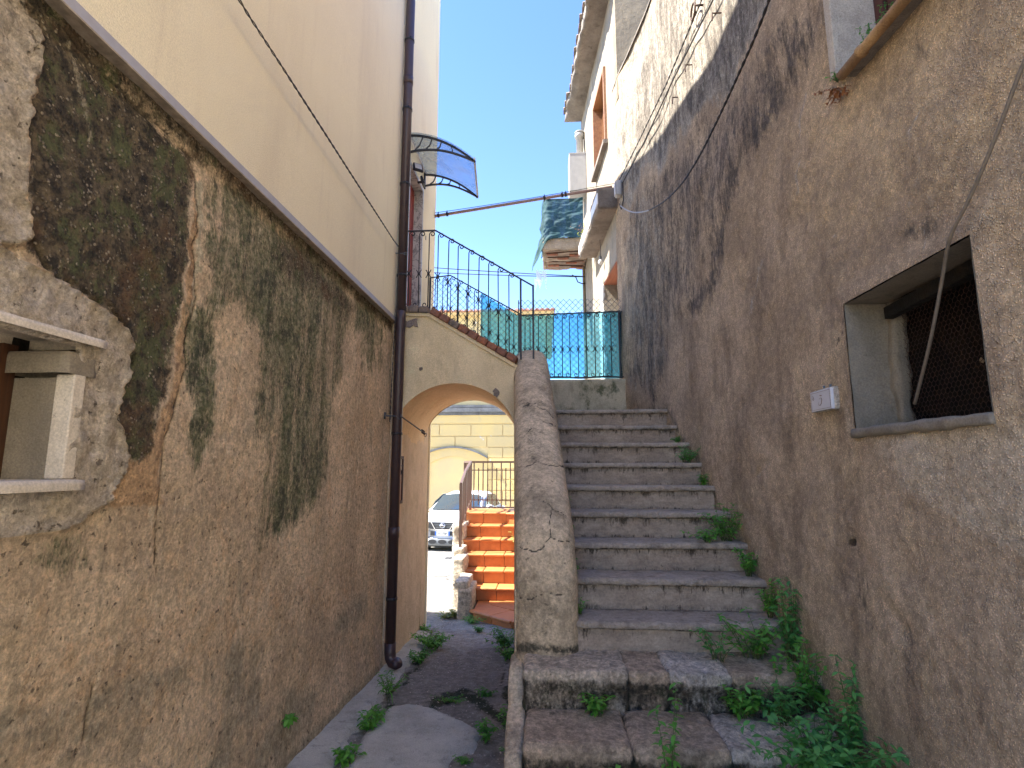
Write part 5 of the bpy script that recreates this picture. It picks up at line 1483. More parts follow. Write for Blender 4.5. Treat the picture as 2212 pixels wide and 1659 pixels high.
# beige hose
c5 = [wr(2260, 40, .035), wr(2212, 130, .035), wr(2150, 300, .035), wr(2090, 440, .035), wr(2050, 510, .04)]
y_e = 2.02
c5 += [onX(2038, 590, 1.30), onX(2010, 740, 1.33), onX(1972, 888, 1.37)]
cc = dens(c5, 10); cc = [Vector([np.mean([cc[max(0, min(len(cc) - 1, i + k))][j] for k in range(-4, 5)]) for j in range(3)]) for i in range(len(cc))]
t = thing('beige_cable', 'thick beige cable falling across the brown wall into the meshed opening', 'cable', cc[0])
MB().tube(cc, .0055, 8).out('cable', MT['hose'], t, True)
tie = cc[30]

# house number tile
nc = wr(1786, 865, .0); ty0 = wr(1762, 866, 0).y; ty1 = wr(1810, 866, 0).y
tz0 = wr(1786, 887, 0).z; tz1 = wr(1786, 842, 0).z
t = thing('number_tile', 'small white ceramic house number tile reading 5 beside the meshed opening', 'sign', (1.29, (ty0 + ty1) / 2, tz0))
V, Fq = rough_box(1.285, 1.33, ty1 - .006, ty0 + .004, tz0 - .002, tz1 + .006, .012, .004, .004, 7, skip_bottom=False)
raw('mortar_backing', V, Fq, MT['palestone'], t, True)
soften(MB().box(1.272, 1.2855, ty1, ty0, tz0, tz1).out('tile', simple('glazed_white_tile', (.60, .59, .62), .18, .03), t), .002)
ink = simple('brown_ink', (.12, .06, .03), .5, .1)
cyy = (ty0 + ty1) / 2; czz = (tz0 + tz1) / 2; hz = tz1 - tz0; wyy = ty0 - ty1
def TP(a, b): return (1.2715, cyy - a * wyy, czz + b * hz)   # a: to the right as read
mb = MB()
mb.tube([TP(.02, .21), TP(-.03, .26), TP(-.0, .24)], .0007, 4); 
mb.tube([TP(-.02, .25), TP(.07, .22)], .0016, 4)
mb.tube([TP(-.06, .06), TP(-.01, .12), TP(.05, .10), TP(.07, .0), TP(.03, -.16), TP(-.03, -.24), TP(-.09, -.24), TP(-.12, -.14), TP(-.09, -.05)], [.0006, .0007, .0011, .0016, .0015, .001, .0006, .0005, .0005], 4)
mb.out('numeral', ink, t)
mb = MB()
for b in (.42, -.42):
    mb.tube([TP(-.45, b), TP(.45, b)], .0004, 4)
    for k in range(15): mb.box(1.2712, 1.272, cyy - (-.43 + .061 * k) * wyy - .0012, cyy - (-.43 + .061 * k) * wyy + .0012, czz + b * hz - .0012, czz + b * hz + .0012)
for a in (-.45, .45):
    mb.tube([TP(a, -.42), TP(a, .42)], .0004, 4)
    for k in range(10): mb.box(1.2712, 1.272, cyy - a * wyy - .0008, cyy - a * wyy + .0008, czz + (-.38 + .085 * k) * hz - .001, czz + (-.38 + .085 * k) * hz + .001)
mb.out('border', ink, t)
MB().tube([TP(-.37, .30 + .0), TP(-.35, .22), TP(-.39, .14), TP(-.36, .06), TP(-.32, .14), TP(-.36, .22)], .0009, 4).out('emblem', ink, t)
for (a, b) in ((1779, 836), (1793, 833)):
    p = wr(a, b, .003)
    MB().box(p.x - .001, p.x + .004, p.y - .006, p.y + .006, p.z - .006, p.z + .006).out('blue_clip', simple('faded_blue_plastic', (.13, .17, .2), .6), t)

# meter box door in the passage
a0 = onX(852, 985, LX + .02); a1 = onX(869, 985, LX + .02); b0 = onX(869, 1090, LX + .02)
yA, yB = 5.13, 5.50
zA, zB = onX(869, 1087, LX + .03).z, onX(867, 985, LX + .03).z
yA = onX(852, 1040, LX + .03).y; yB = onX(870, 1040, LX + .03).y
t = thing('meter_cupboard', 'narrow rusty meter cupboard door with faded pink panel on the passage wall', 'cupboard', (LX + .02, (yA + yB) / 2, zA))
wf = .03
MB().box(LX + .0, LX + .035, yA, yB, zA, zA + wf).box(LX + .0, LX + .035, yA, yB, zB - wf, zB).box(LX + .0, LX + .036, yA, yA + wf * 2.4, zA + wf, zB - wf).box(LX + .0, LX + .036, yB - wf, yB, zA + wf, zB - wf).out('frame', MT['rust'], t)
zm = zA + (zB - zA) * .68
MB().box(LX, LX + .024, yA + wf * 2.4, yB - wf, zA + wf, zm).out('lower_panel', MT['palepaint'], t)
MB().box(LX, LX + .024, yA + wf * 2.4, yB - wf, zm + .003, zB - wf).out('upper_panel', MT['palegrey'], t)
MB().tube([(LX + .05, yA + .05, zA + .36), (LX + .05, yA + .17, zA + .36)], .007, 6).tube([(LX + .055, yA + .12 + .02 * math.cos(a), zA + .30 + .02 * math.sin(a)) for a in np.linspace(0, 6.2, 12)], .006, 6).box(LX + .03, LX + .055, yA + .03, yA + .08, zA + .28, zA + .38).out('bolt', MT['iron'], t)
for z in (zA + .15, zB - .15): MB().box(LX + .02, LX + .03, yB, yB + .02, z - .03, z + .03).out('hinge', MT['rust'], t)
# vent holes in the passage wall
for (px, py) in ((864, 1130), (868, 1170)):
    pass

# ================================================================ AWNING
w0n = onX(885, 300, UX + .01); w0f = onX(918, 385, UX + .01)
yn, yfA = 5.33, 6.02
AW = thing('door_awning', 'small curved clear polycarbonate awning on black brackets above the red door', 'awning', (UX, (yn + yfA) / 2, 5.1))
def arc(y, zw, xt, zt, n=14):
    out = []
    for i in range(n + 1):
        a = i / n
        x = UX + .01 + (xt - UX - .01) * a
        z = zw + (zt - zw) * a ** 2.0
        out.append(Vector((x, y, z)))
    return out
def brk(y, pw, pt_, pb):
    zw = pw.z; top = arc(y, zw, pt_.x, pt_.z)
    low = []
    for i in range(13):
        a = i / 12
        x = UX + .01 + (pt_.x - UX - .01) * a
        z = pb + (pt_.z - pb) * a ** 1.5 + .05 * math.sin(a * math.pi)
        low.append(Vector((x, y, z)))
    mb = MB()
    for A_ in (top, low):
        for p, q in zip(A_[:-1], A_[1:]): mb.bar(p, q, .022, .016, (0, 0, 1))
    mb.box(UX, UX + .018, y - .02, y + .02, pb - .03, zw + .03)
    for (i, j) in ((3, 1), (5, 3), (7, 5), (9, 8)):
        p = top[i]; q = low[j]; m_ = p.lerp(q, .5) + Vector((.012, 0, -.016))
        mb.bar(p, m_, .016, .009); mb.bar(m_, q, .016, .009)
    mb.tube([top[-1], top[-1] + Vector((.01, 0, -.012))], .014, 6)
    return mb.out('bracket', MT['iron'], AW)
pwn = onX(884, 293, UX + .01); pbn = onX(882, 327, UX + .01)
yn = pwn.y
pwf = onX(918, 378, UX + .01); pbf = onX(914, 402, UX + .01); yfA = min(pwf.y, 6.45)
ptn = onY(1024, 348, yn); ptf = onY(1030, 425, yfA)
brk(yn, pwn, ptn, pbn.z); brk(yfA, onY(918, 378, yfA) if True else pwf, ptf, onY(914, 402, yfA).z)
ma = NT('clear_blue_polycarbonate', .12)
ma.col((.55, .64, .70)); tp2 = ma.n('ShaderNodeBsdfTransparent'); ma.put(tp2.inputs[0], (.80, .86, .90))
mx = ma.n('ShaderNodeMixShader'); ma.put(mx.inputs[0], ma.ramp(ma.noise(5, 5, .6), .3, .7, .22, .36))
ma.t.links.new(tp2.outputs[0], mx.inputs[1]); ma.t.links.new(ma.b.outputs[0], mx.inputs[2]); ma.t.links.new(mx.outputs[0], ma.t.nodes['Material Output'].inputs[0])
An = arc(yn, pwn.z, ptn.x, ptn.z, 16); Af = arc(yfA, onY(918, 378, yfA).z, ptf.x, ptf.z, 16)
V = []; Fq = []
for i in range(17):
    for dz in (.012, .017): V += [An[i] + Vector((0, -.03, dz)), Af[i] + Vector((0, .03, dz))]
for i in range(16):
    a = 4 * i
    Fq += [(a + 2, a + 3, a + 7, a + 6), (a, a + 4, a + 5, a + 1), (a, a + 2, a + 6, a + 4), (a + 1, a + 5, a + 7, a + 3)]
raw('sheet', [tuple(v) for v in V], Fq, ma.m, AW, True)
MB().bar(An[-1] + Vector((.008, -.03, .01)), Af[-1] + Vector((.008, .03, .01)), .018, .022).bar(An[0] + Vector((.01, -.03, .02)), Af[0] + Vector((.01, .03, .02)), .014, .025).out('edge_profile', MT['palegrey'], AW)
# two solar lamps
for k, (px, py, s) in enumerate(((903, 362, 1.0), (913, 392, .9))):
    p = onX(px, py, UX + .06)
    t = thing('wall_lamp', ['square black solar lamp under the awning, its panel turned to the camera', 'second black lamp seen edge on under the far awning bracket'][k], 'lamp', p)
    rot = Matrix.Rotation(R(35 if k == 0 else 100), 3, 'Z') @ Matrix.Rotation(R(-20), 3, 'X')
    mb = MB().box(-.05 * s, .05 * s, -.012, .012, -.05 * s, .05 * s); mb.v = [tuple(rot @ Vector(v) + p) for v in mb.v]; mb.out('housing', MT['iron'], t)
    mb = MB().box(-.038 * s, .038 * s, -.016, -.0121, -.03 * s, .04 * s); mb.v = [tuple(rot @ Vector(v) + p) for v in mb.v]; mb.out('panel', MT['palegrey'], t)
    MB().bar(p + Vector((0, .01, 0)), (UX, p.y + .02, p.z), .02, .02).out('arm', MT['iron'], t)

# ================================================================ POLE across the alley, street wires
pl = Vector((UX, 6.50, onY(939, 467, 6.5).z)); pr = onY(1322, 404, 6.55); 
t = thing('drying_pole', 'pinkish brown metal pole spanning high across the alley between the two houses', 'pole', pl)
MB().tube([Vector((UX + .0, 6.5, pl.z)), Vector(pr)], .019, 12).out('pole', MT['pole'], t, True)
dirp = (Vector(pr) - pl)
MB().tube([pl + Vector((0, 0, .045))] + [pl + dirp * a + Vector((0, 0, .043 - .012 * math.sin(a * 3.14))) for a in np.linspace(.1, .9, 8)] + [Vector(pr) + Vector((0.05, 0, .05))], .004, 5).out('wire', MT['cable'], t, True)
for a in (.02, .07, .62, .72, .74): 
    c = pl + dirp * a
    MB().tube([c - dirp.normalized() * .012, c + dirp.normalized() * .012], .028, 12).tube([c + Vector((0, 0, .02)), c + Vector((0, 0, .05))], .006, 5).out('clamp', MT['iron'], t, True)
hx = fx(9.0)
for k, (pa, pb_, sag, lab) in enumerate((((930, 572), (1256, 597), .02, 'upper thin black street cable crossing behind the railings'), ((930, 586), (1262, 598), .03, 'lower thin black street cable crossing behind the railings'))):
    A_ = onY(pa[0] - 150, pa[1] - 6, 9.05); B_ = onY(pb_[0] + 2, pb_[1], 9.05)
    t = thing('street_cable', lab, 'cable', A_)
    MB().tube(catenary(A_, B_, sag, 30), .008, 5).out('cable', MT['cable'], t, True)
A_ = onY(1240, 596, 9.05); t = thing('street_cable', 'short black cable end looping down at the corner of the pale far house', 'cable', A_)
MB().tube([onY(1236, 594, 9.05), onY(1244, 599, 9.05), onY(1248, 609, 9.05), onY(1258, 613, 9.05), onY(1265, 612, 9.05)], .010, 6).out('cable', MT['cable'], t, True)
# small fittings on the far house
rg = onF(1323, 465); 
t = thing('iron_ring', 'small iron ring on the pale far house wall under the ledge', 'ring', rg)
MB().tube([rg + Vector((-.05 + .035 * math.cos(a), 0, .02 * math.sin(a))) for a in np.linspace(0, 6.2, 12)], .006, 5).out('ring', MT['iron'], t)
lb = onF(1306, 560); lb.x -= .06
t = thing('hanging_bulb', 'bare light bulb hanging on a short wire from the far house wall', 'lamp', lb)
MB().tube([lb + Vector((.06, 0, .30)), lb + Vector((0, 0, .30)), lb + Vector((.01, 0, .15)), lb + Vector((0, 0, .03))], .004, 5).tube([lb + Vector((0, 0, .05)), lb], .018, 8).out('socket', MT['iron'], t)
MB().tube([lb, lb + Vector((0, 0, -.02)), lb + Vector((0, 0, -.05)), lb + Vector((0, 0, -.085))], [.012, .026, .034, .008], 12).out('bulb', MT['palegrey'], t, True)
pg = onF(1288, 514); t = thing('pipe_stub', 'short red-tipped pipe stub poking from the pale far house wall', 'pipe', pg)
MB().tube([pg + Vector((.02, 0, 0)), pg + Vector((-.16, -.02, -.05))], .014, 8).out('stub', MT['rust'], t, True)
cw = onF(1268, 573); t = thing('wire_loop', 'loop of dark wire on the corner of the pale far house', 'wire', cw)
MB().tube([cw + Vector((-.03, 0, 0)) + Vector((.0, .05 * math.cos(a), .07 * math.sin(a))) for a in np.linspace(0.4, 5.6, 14)], .006, 5).out('loop', MT['cable'], t)
# ================================================================ TERRACOTTA STAIRS beyond the arch
TC = thing('terracotta_stairs', 'orange terracotta tiled steps rising in the sunlight beyond the arch', 'stairs', (-.4, 7.0, -.1))
def tcstep(front, zt, zb, depth, seed, tiles=.295, over=.03, rows=1):
    """front: polyline (x,y) left->right of the riser face"""
    pts = [Vector((a, b, 0)) for a, b in front]
    L = 0
    for p, q in zip(pts[:-1], pts[1:]):
        seg = (q - p); ln = seg.length; dr = seg.normalized(); nr = Vector((-dr.y, dr.x, 0))  # into the stair
        n = max(1, int(round(ln / tiles))); w = ln / n
        for i in range(n):
            a = p + dr * (i * w + .003); b = p + dr * ((i + 1) * w - .003)
            zlo, zhi = zb + .003, zt - .034
            o = MB().hexa([tuple(a + Vector((0, 0, zlo))), tuple(b + Vector((0, 0, zlo))), tuple(b + nr * .02 + Vector((0, 0, zlo))), tuple(a + nr * .02 + Vector((0, 0, zlo))),
                           tuple(a + Vector((0, 0, zhi))), tuple(b + Vector((0, 0, zhi))), tuple(b + nr * .02 + Vector((0, 0, zhi))), tuple(a + nr * .02 + Vector((0, 0, zhi)))]).out('riser_tile', MT['terracotta'], TC)
            a2 = a - nr * over; b2 = b - nr * over
            if i == 0 and p == pts[0]: a2 = a2 - dr * .04; a = a - dr * .04
            for rr_ in range(rows):
                o0 = 0 if rr_ == 0 else depth * rr_ / rows + .004
                o1 = depth * (rr_ + 1) / rows
                A_ = (a2 if rr_ == 0 else a + nr * o0); B_ = (b2 if rr_ == 0 else b + nr * o0)
                zj = random.uniform(-.002, .002)
                o = MB().hexa([tuple(A_ + Vector((0, 0, zt - .034))), tuple(B_ + Vector((0, 0, zt - .034))), tuple(b + nr * o1 + Vector((0, 0, zt - .034))), tuple(a + nr * o1 + Vector((0, 0, zt - .034))),
                               tuple(A_ + Vector((0, 0, zt + zj))), tuple(B_ + Vector((0, 0, zt + zj))), tuple(b + nr * o1 + Vector((0, 0, zt + zj))), tuple(a + nr * o1 + Vector((0, 0, zt + zj)))]).out('tread_tile', MT['terracotta'], TC)
                if rr_ == 0: soften(o, .012, 3)
tz = lambda k: .004 + .1725 * (k - 1) - (.012 if k > 1 else 0)
TD = lambda k: 7.5 + .28 * (k - 2)
MB().box(-.92, .35, 7.05, 7.51, tz(1) - .03, tz(1) - .003).out('tread_tile', MT['terracotta'], TC)
grout = simple('dark_grout', (.10, .06, .045), .95, .2)
tcstep([(-.93, 7.0), (-.42, 6.56), (.35, 6.35)], tz(1), tz(1) - .20, 1.0, 1, rows=3)
lefts = {2: -.99, 3: -1.17, 4: -1.20, 5: -1.33, 6: -1.36, 7: -1.38}
zbk = lambda k: tz(k - 1)
for k in range(2, 7):
    tcstep([(lefts[k], TD(k)), (.25, TD(k))], tz(k), zbk(k), .285, k)
tcstep([(-1.38, TD(7)), (-.66, TD(7)), (.25, TD(7) - .34)], tz(7), zbk(7), .9, 7, rows=3)
mb = MB()
mb.prism([(-.90, 7.04), (-.40, 6.60), (.35, 6.40), (.35, 7.6), (-.90, 7.6)], 2, -.4, tz(1) - .036)
mb.out('bed', grout, TC)
for k in range(2, 7): MB().box(lefts[k] + .03, .5, TD(k) + .018, 10.3, zbk(k) - .3, tz(k) - .036).out('bed', grout, TC)
MB().prism([(-1.36, TD(7) + .02), (-.655, TD(7) + .02), (.25, TD(7) - .32), (.5, 10.3), (-1.36, 10.3)], 2, .2, tz(7) - .036).out('bed', grout, TC)
# pale rough stone cheek on the left
for k, (x0, x1, y0, y1, z0, z1) in enumerate([(-1.13, -.95, 7.02, 7.6, -.30, .24), (-1.17, -1.0, 7.05, 7.6, .245, .33), (-1.30, -1.12, 7.6, 8.0, -.3, .18), (-1.30, -1.14, 7.6, 8.1, .19, .52), (-1.36, -1.2, 7.95, 8.4, -.3, .60), (-1.42, -1.25, 8.3, 10.2, -.6, .90)]):
    V, Fq = rough_box(x0, x1, y0, y1, z0, z1, .03, .018, .02, 500 + k, 7)
    raw('cheek_stone', V, Fq, MT['palestone'], TC, True)
# side railing and landing railing
RL = thing('brown_railing', 'brown tubular railing round the top of the terracotta steps', 'railing', (-1.3, 8.2, .5))
RYb = 9.95
def bar2(a, b, w=.028, name='rail'): return MB().bar(a, b, w, w).out(name, MT['rail'], RL)
xa = onY(1004, 1050, RYb).x; xb = .35
zr = [onY(1060, p, RYb).z for p in (998, 1015.6, 1080, 1096)]
for z, w in zip(zr, (.035, .018, .018, .022)): bar2((xa, RYb, z), (xb, RYb, z), w)
bar2((xa, RYb, tz(7)), (xa, RYb, zr[0]), .04, 'post')
dx = onY(1020.4, 1050, RYb).x - onY(1010.6, 1050, RYb).x
n = int((xb - xa) / dx)
tt_ = .045
for k in range(n):
    x = xa + .085 + k * dx
    if k % 2: MB().bar((x, RYb, zr[3]), (x, RYb, zr[0]), .020, .020).out('baluster', MT['rail'], RL)
    else:
        MB().bar((x, RYb, zr[2] - .09), (x, RYb, zr[1] + .04), .018, .018).tube([(x, RYb, (zr[1] + zr[2]) / 2 + dz) for dz in (-.05, 0, .05)], [.006, .013, .006], 6).out('baluster', MT['rail'], RL)
# sloped side
sideposts = [(onX(994, 1201, -1.33).y, .0), (8.75, 0), (9.35, 0), (RYb, 0)]
y0 = 8.10
top0 = onY(993, 1045, y0).z; top1 = onY(996, 1017, 8.75).z
P_ = [(-1.27, y0, tz(4)), (-1.30, 8.75, tz(6)), (-1.30, 9.35, tz(7)), (xa, RYb, tz(7))]
Tz = [top0, top1 + .0, zr[0], zr[0]]
for (x, y, z), zt_ in zip(P_[:3], Tz[:3]): bar2((x, y, z), (x, y, zt_), .042, 'post')
for i in range(3):
    a, b = P_[i], P_[i + 1]
    bar2((a[0], a[1], Tz[i]), (b[0], b[1], Tz[i + 1]), .034)
    bar2((a[0], a[1], a[2] + .16), (b[0], b[1], b[2] + .16), .02)
    for t_ in (.25, .5, .75):
        x = a[0] + (b[0] - a[0]) * t_; y = a[1] + (b[1] - a[1]) * t_
        MB().bar((x, y, a[2] + (b[2] - a[2]) * t_ + .16), (x, y, Tz[i] + (Tz[i + 1] - Tz[i]) * t_), .020, .020).out('baluster', MT['rail'], RL)

# ================================================================ YELLOW BUILDING
YY = 22.0
gb = gz(YY)
YB = thing('yellow_building', 'yellow plastered building with joined blocks, blackened cornice and blind arch across the street', 'building', (-5, YY, gb))
def Yx(px): return onY(px, 1000, YY).x
def Yz(py): return onY(1000, py, YY).z
xl_, xr_ = -14.0, onY(1178, 690, YY).x
ztopY = Yz(684); zc0, zc1 = Yz(897), Yz(881)
MB().box(xl_, xr_ + 0, YY, YY + 9, gb - .5, ztopY).out('wall', MT['yellowplain'], YB)
MB().box(xl_, xr_ + .1, YY - .22, YY - .002, zc0 + .12, zc1 - .02).box(xl_, xr_ + .05, YY - .12, YY - .002, zc0, zc0 + .12).box(xl_, xr_ + .08, YY - .16, YY - .002, zc1 + .0, zc1 + .1).out('cornice', MT['cornice'], YB)
MB().box(xl_, xr_, YY - .05, YY - .002, zc0 - .34, zc0).out('frieze', MT['yellow'], YB)
acx_ = Yx(978); hw = Yx(1033) - acx_; zi = Yz(986); zs_ = Yz(1003); 
hw2 = Yx(1053) - acx_; zo = Yz(966)
def archz(x, hw_, ztop_, drop): 
    t_ = (x - acx_) / hw_
    return ztop_ - drop * t_ * t_
rowsY = [Yz(p) for p in (916.6, 942.4, 966.5, 989.4, 1013, 1036, 1059.5, 1082, 1106, 1130, 1155)]
bw = 1.30
offs = [Yx(1000 + 560 * .0) , 0]
j0 = Yx((1000 + 1180 * .1266) / 1.1302)
for r_ in range(len(rowsY) - 1):
    zt_, zb_ = rowsY[r_], rowsY[r_ + 1]
    x = j0 + (0 if r_ % 2 == 0 else bw / 2) - bw * 9
    while x < xr_:
        xa_, xb_ = max(x, xl_), min(x + bw, xr_)
        # clip around the blind arch
        if zb_ < zo and xb_ > acx_ - hw2 and xa_ < acx_ + hw2:
            if r_ >= 2:
                if xa_ < acx_ - hw2 - .2: xb_ = acx_ - hw2 - .01
                elif xb_ > acx_ + hw2 + .2: xa_ = acx_ + hw2 + .01
                else: xb_ = xa_
        if r_ == 2 and xb_ - xa_ <= 0: 
            pass
        if xb_ - xa_ > .1:
            o = MB().box(xa_ + .012, xb_ - .012, YY - .045, YY + .01, zb_ + .012, zt_ - .012).out('stone_block', MT['yellow'], YB)
            soften(o, .012, 1)
        x += bw
# blind arch: surround, hood mould and recess
mb = MB(); mh = MB(); n = 24
xsA = np.linspace(-hw2, hw2, n + 1)
for i in range(n):
    x0_, x1_ = acx_ + xsA[i], acx_ + xsA[i + 1]
    za, zb_ = archz(x0_, hw2, zo - .03, .42), archz(x1_, hw2, zo - .03, .42)
    def low(x): 
        return archz(x, hw, zi, .36) if abs(x - acx_) < hw else gb
    la, lb_ = low(x0_ + 1e-4), low(x1_ - 1e-4)
    mb.hexa([(x0_, YY - .07, la), (x1_, YY - .07, lb_), (x1_, YY + .02, lb_), (x0_, YY + .02, la), (x0_, YY - .07, za), (x1_, YY - .07, zb_), (x1_, YY + .02, zb_), (x0_, YY + .02, za)])
    mh.hexa([(x0_, YY - .15, za), (x1_, YY - .15, zb_), (x1_, YY - .0, zb_), (x0_, YY - .0, za), (x0_, YY - .15, za + .07), (x1_, YY - .15, zb_ + .07), (x1_, YY, zb_ + .07), (x0_, YY, za + .07)])
mb.out('arch_surround', MT['yellow'], YB); mh.out('hood_mould', MT['cornice'], YB)
# plinth damp stain is real coarse render patches low down
MB().box(xl_, acx_ - hw2 - .02, YY - .06, YY, gb - .3, gb + 1.0).out('plinth', mat_stained('damp_plinth', (.42, .39, .30), (.25, .25, .22), .8, .02, green=.4, scale=.6), YB)
MB().box(xl_ - .3, xr_ + .35, YY - .35, YY + 9.3, ztopY, ztopY + .10).out('eave', MT['yellowplain'], YB)
tiles = MB()
nt = int((xr_ + .4 - (xl_)) / .21)
for k in range(nt):
    x = xr_ + .3 - k * .21
    if x < -8: break
    pts = [(x + .095 * math.cos(a), .075 * math.sin(a)) for a in np.linspace(0, math.pi, 6)]
    b = len(tiles.v)
    for yy_, zz_ in ((YY - .5, ztopY + .10), (YY + 4.4, ztopY + .55)):
        tiles.v += [(p[0], yy_, zz_ + p[1]) for p in pts]
    tiles.f += [(b + i, b + i + 1, b + 7 + i, b + 6 + i) for i in range(5)] + [tuple(b + i for i in range(6))]
o = tiles.out('roof_tiles', MT['redtile'], YB, recalc=False); o['kind'] = 'stuff'
MB().hexa([(xl_, YY - .45, ztopY + .09), (xr_ + .35, YY - .45, ztopY + .09), (xr_ + .35, YY + 9, ztopY + .3), (xl_, YY + 9, ztopY + .3), (xl_, YY - .45, ztopY + .12), (xr_ + .35, YY - .45, ztopY + .12), (xr_ + .35, YY + 4.4, ztopY + .56), (xl_, YY + 4.4, ztopY + .56)]).out('roof', MT['redtile'], YB)
# a low grey wall base and step rail seen between bars
SR = thing('far_handrail', 'small dark metal handrail in front of the yellow building, right of the car', 'railing', onY(1060, 1100, 14.))
MB().tube([onY(1057, 1103, 14), onY(1057, 1093, 14), onY(1078, 1102, 14)], .02, 6).tube([onY(1064, 1105, 14), onY(1064, 1098, 14), onY(1088, 1106, 14)], .02, 6).out('handrail', MT['iron'], SR)

# ================================================================ CAR
cfront = onG(958, 1186)
yaw = R(9)
CY_ = 16.0
cpx = onY(957, 1120, CY_).x
CR = thing('parked_car', 'white compact crossover car parked facing the arch, half hidden by terracotta steps', 'car', (cpx, CY_, gz(CY_ + 1.5) - .0), rz=-yaw * 1.0)
CR.scale = (1.09, 1.09, 1.09)
mp = simple('white_car_paint', (.84, .85, .86), .22, .02); MT['glasscar'] = simple('dark_windscreen', (.03, .045, .06), .05, .05, spec=.8)
mblk = simple('black_car_plastic', (.02, .02, .022), .5, .1); mgp = simple('grey_car_plastic', (.16, .17, .18), .6, .1); mch = simple('chrome', (.7, .7, .72), .15, .0, metal=1.)
mlamp = simple('clear_lamp', (.38, .42, .46), .1, .1, spec=.9)
# lower body: stations from nose to tail: (y, halfwidth, zbottom, zshoulder, ztop)
stt = [(0.0, .50, .34, .62, .76), (.03, .66, .28, .70, .86), (.12, .79, .24, .76, .94), (.30, .86, .22, .82, 1.00), (.55, .885, .22, .88, 1.04), (.95, .885, .22, .92, 1.07), (1.25, .88, .22, .95, 1.09), (2.0, .87, .22, .97, 1.06), (3.0, .89, .22, 1.0, 1.05), (3.7, .88, .24, 1.02, 1.06), (4.0, .80, .30, .98, 1.04), (4.12, .65, .40, .9, .98)]
def section(w, zb, zs, zt):
    h = [(-.0, zb), (.80 * w, zb), (.94 * w, zb + .05), (w, zb + .20), (w * 1.0, (zb + zs) / 2 + .05), (w * .985, zs), (w * .90, zs + (zt - zs) * .62), (w * .68, zt - .01), (w * .35, zt + .008), (0, zt + .012)]
    full = h + [(-x, z) for x, z in reversed(h[1:-1])]
    return full
V = []; Fq = []; ns_ = None
for (y, w, zb, zs, zt) in stt:
    s_ = section(w, zb, zs, zt); ns_ = len(s_); V += [(x, y, z) for x, z in s_]
for i in range(len(stt) - 1):
    for j in range(ns_): Fq.append((i * ns_ + j, i * ns_ + (j + 1) % ns_, (i + 1) * ns_ + (j + 1) % ns_, (i + 1) * ns_ + j))
Fq.append(tuple(range(ns_))); Fq.append(tuple((len(stt) - 1) * ns_ + j for j in reversed(range(ns_))))
b_ = raw('body', V, Fq, mp, CR, True, local=True)
ss = b_.modifiers.new('sub', 'SUBSURF'); ss.levels = 1; ss.render_levels = 1
# cabin
cabin = [(.98, .74, 1.05, 1.06), (1.35, .72, 1.05, 1.32), (1.75, .69, 1.05, 1.50), (2.2, .68, 1.05, 1.565), (2.9, .66, 1.05, 1.54), (3.5, .62, 1.05, 1.42), (3.95, .58, 1.02, 1.08)]
V = []; Fq = []
for (y, w, z0, z1) in cabin:
    f_ = [(-w * 1.1, z0), (-w * 1.05, z0 + (z1 - z0) * .4), (-w * .92, z0 + (z1 - z0) * .85), (-w * .70, z1 - .01), (0, z1 + .012), (w * .70, z1 - .01), (w * .92, z0 + (z1 - z0) * .85), (w * 1.05, z0 + (z1 - z0) * .4), (w * 1.1, z0)]
    V += [(x, y, z) for x, z in f_]
for i in range(len(cabin) - 1):
    for j in range(8): Fq.append((i * 9 + j, i * 9 + j + 1, (i + 1) * 9 + j + 1, (i + 1) * 9 + j))
raw('roof', V, Fq, mp, CR, True, local=True)
V = [(-.70, .955, 1.085), (-.35, .925, 1.10), (0, .915, 1.105), (.35, .925, 1.10), (.70, .955, 1.085), (-.60, 1.66, 1.465), (-.30, 1.645, 1.50), (0, 1.64, 1.515), (.30, 1.645, 1.50), (.60, 1.66, 1.465)]
raw('windscreen', V, [(i, i + 1, i + 6, i + 5) for i in range(4)], MT['glasscar'], CR, True, local=True)
for sg in (-1, 1):
    V = [(sg * .83, 1.30, 1.10), (sg * .785, 1.50, 1.30), (sg * .70, 1.95, 1.49), (sg * .69, 2.9, 1.46), (sg * .82, 3.0, 1.12)]
    raw('side_window', V, [(0, 1, 2, 3, 4)], MT['glasscar'], CR, local=True)
    # mirror
    V, Fq = rough_box(-.10, .10, -.05, .05, -.075, .075, .03, .045, 0, 1, skip_bottom=False)
    raw('mirror', V + np.array([sg * 1.0, 1.12, 1.16]), Fq, mp, CR, True, local=True)
    MB().bar((sg * .84, 1.14, 1.10), (sg * .96, 1.13, 1.13), .05, .04).out('mirror_arm', mblk, CR, local=True)
    # round lamp and slim upper lamp
    mb = MB().disc((sg * .56, .045, .70), .115, 1, 20, .06); mb.out('headlight', mlamp, CR, True, local=True)
    mb = MB().disc((sg * .56, .055, .70), .130, 1, 20, .05); mb.out('lamp_rim', mp, CR, local=True)
    V = [(sg * .60, .14, .965), (sg * .70, .22, 1.015), (sg * .77, .46, 1.055), (sg * .82, .52, 1.02), (sg * .80, .28, .95), (sg * .72, .15, .90)]
    raw('sidelight', V, [(0, 1, 2, 3, 4, 5)], mlamp, CR, local=True)
    MB().disc((sg * .60, .03, .34), .055, 1, 14, .06).out('fog_lamp', mlamp, CR, True, local=True)
    for yy_ in (.72, 3.35):
        w_ = bpy.data.objects.new('wheel', None); link(w_, CR); w_.location = (0, 0, 0)
        MB().disc((sg * .77, yy_, .32), .325, 0, 28, .21).out('tyre', mblk, w_, True, local=True)
        MB().disc((sg * .875, yy_, .32), .21, 0, 20, .02).out('rim', mgp, w_, True, local=True)
    MB().disc((sg * .872, .72, .36), .40, 0, 24, .03).out('wheel_arch', mblk, CR, local=True)
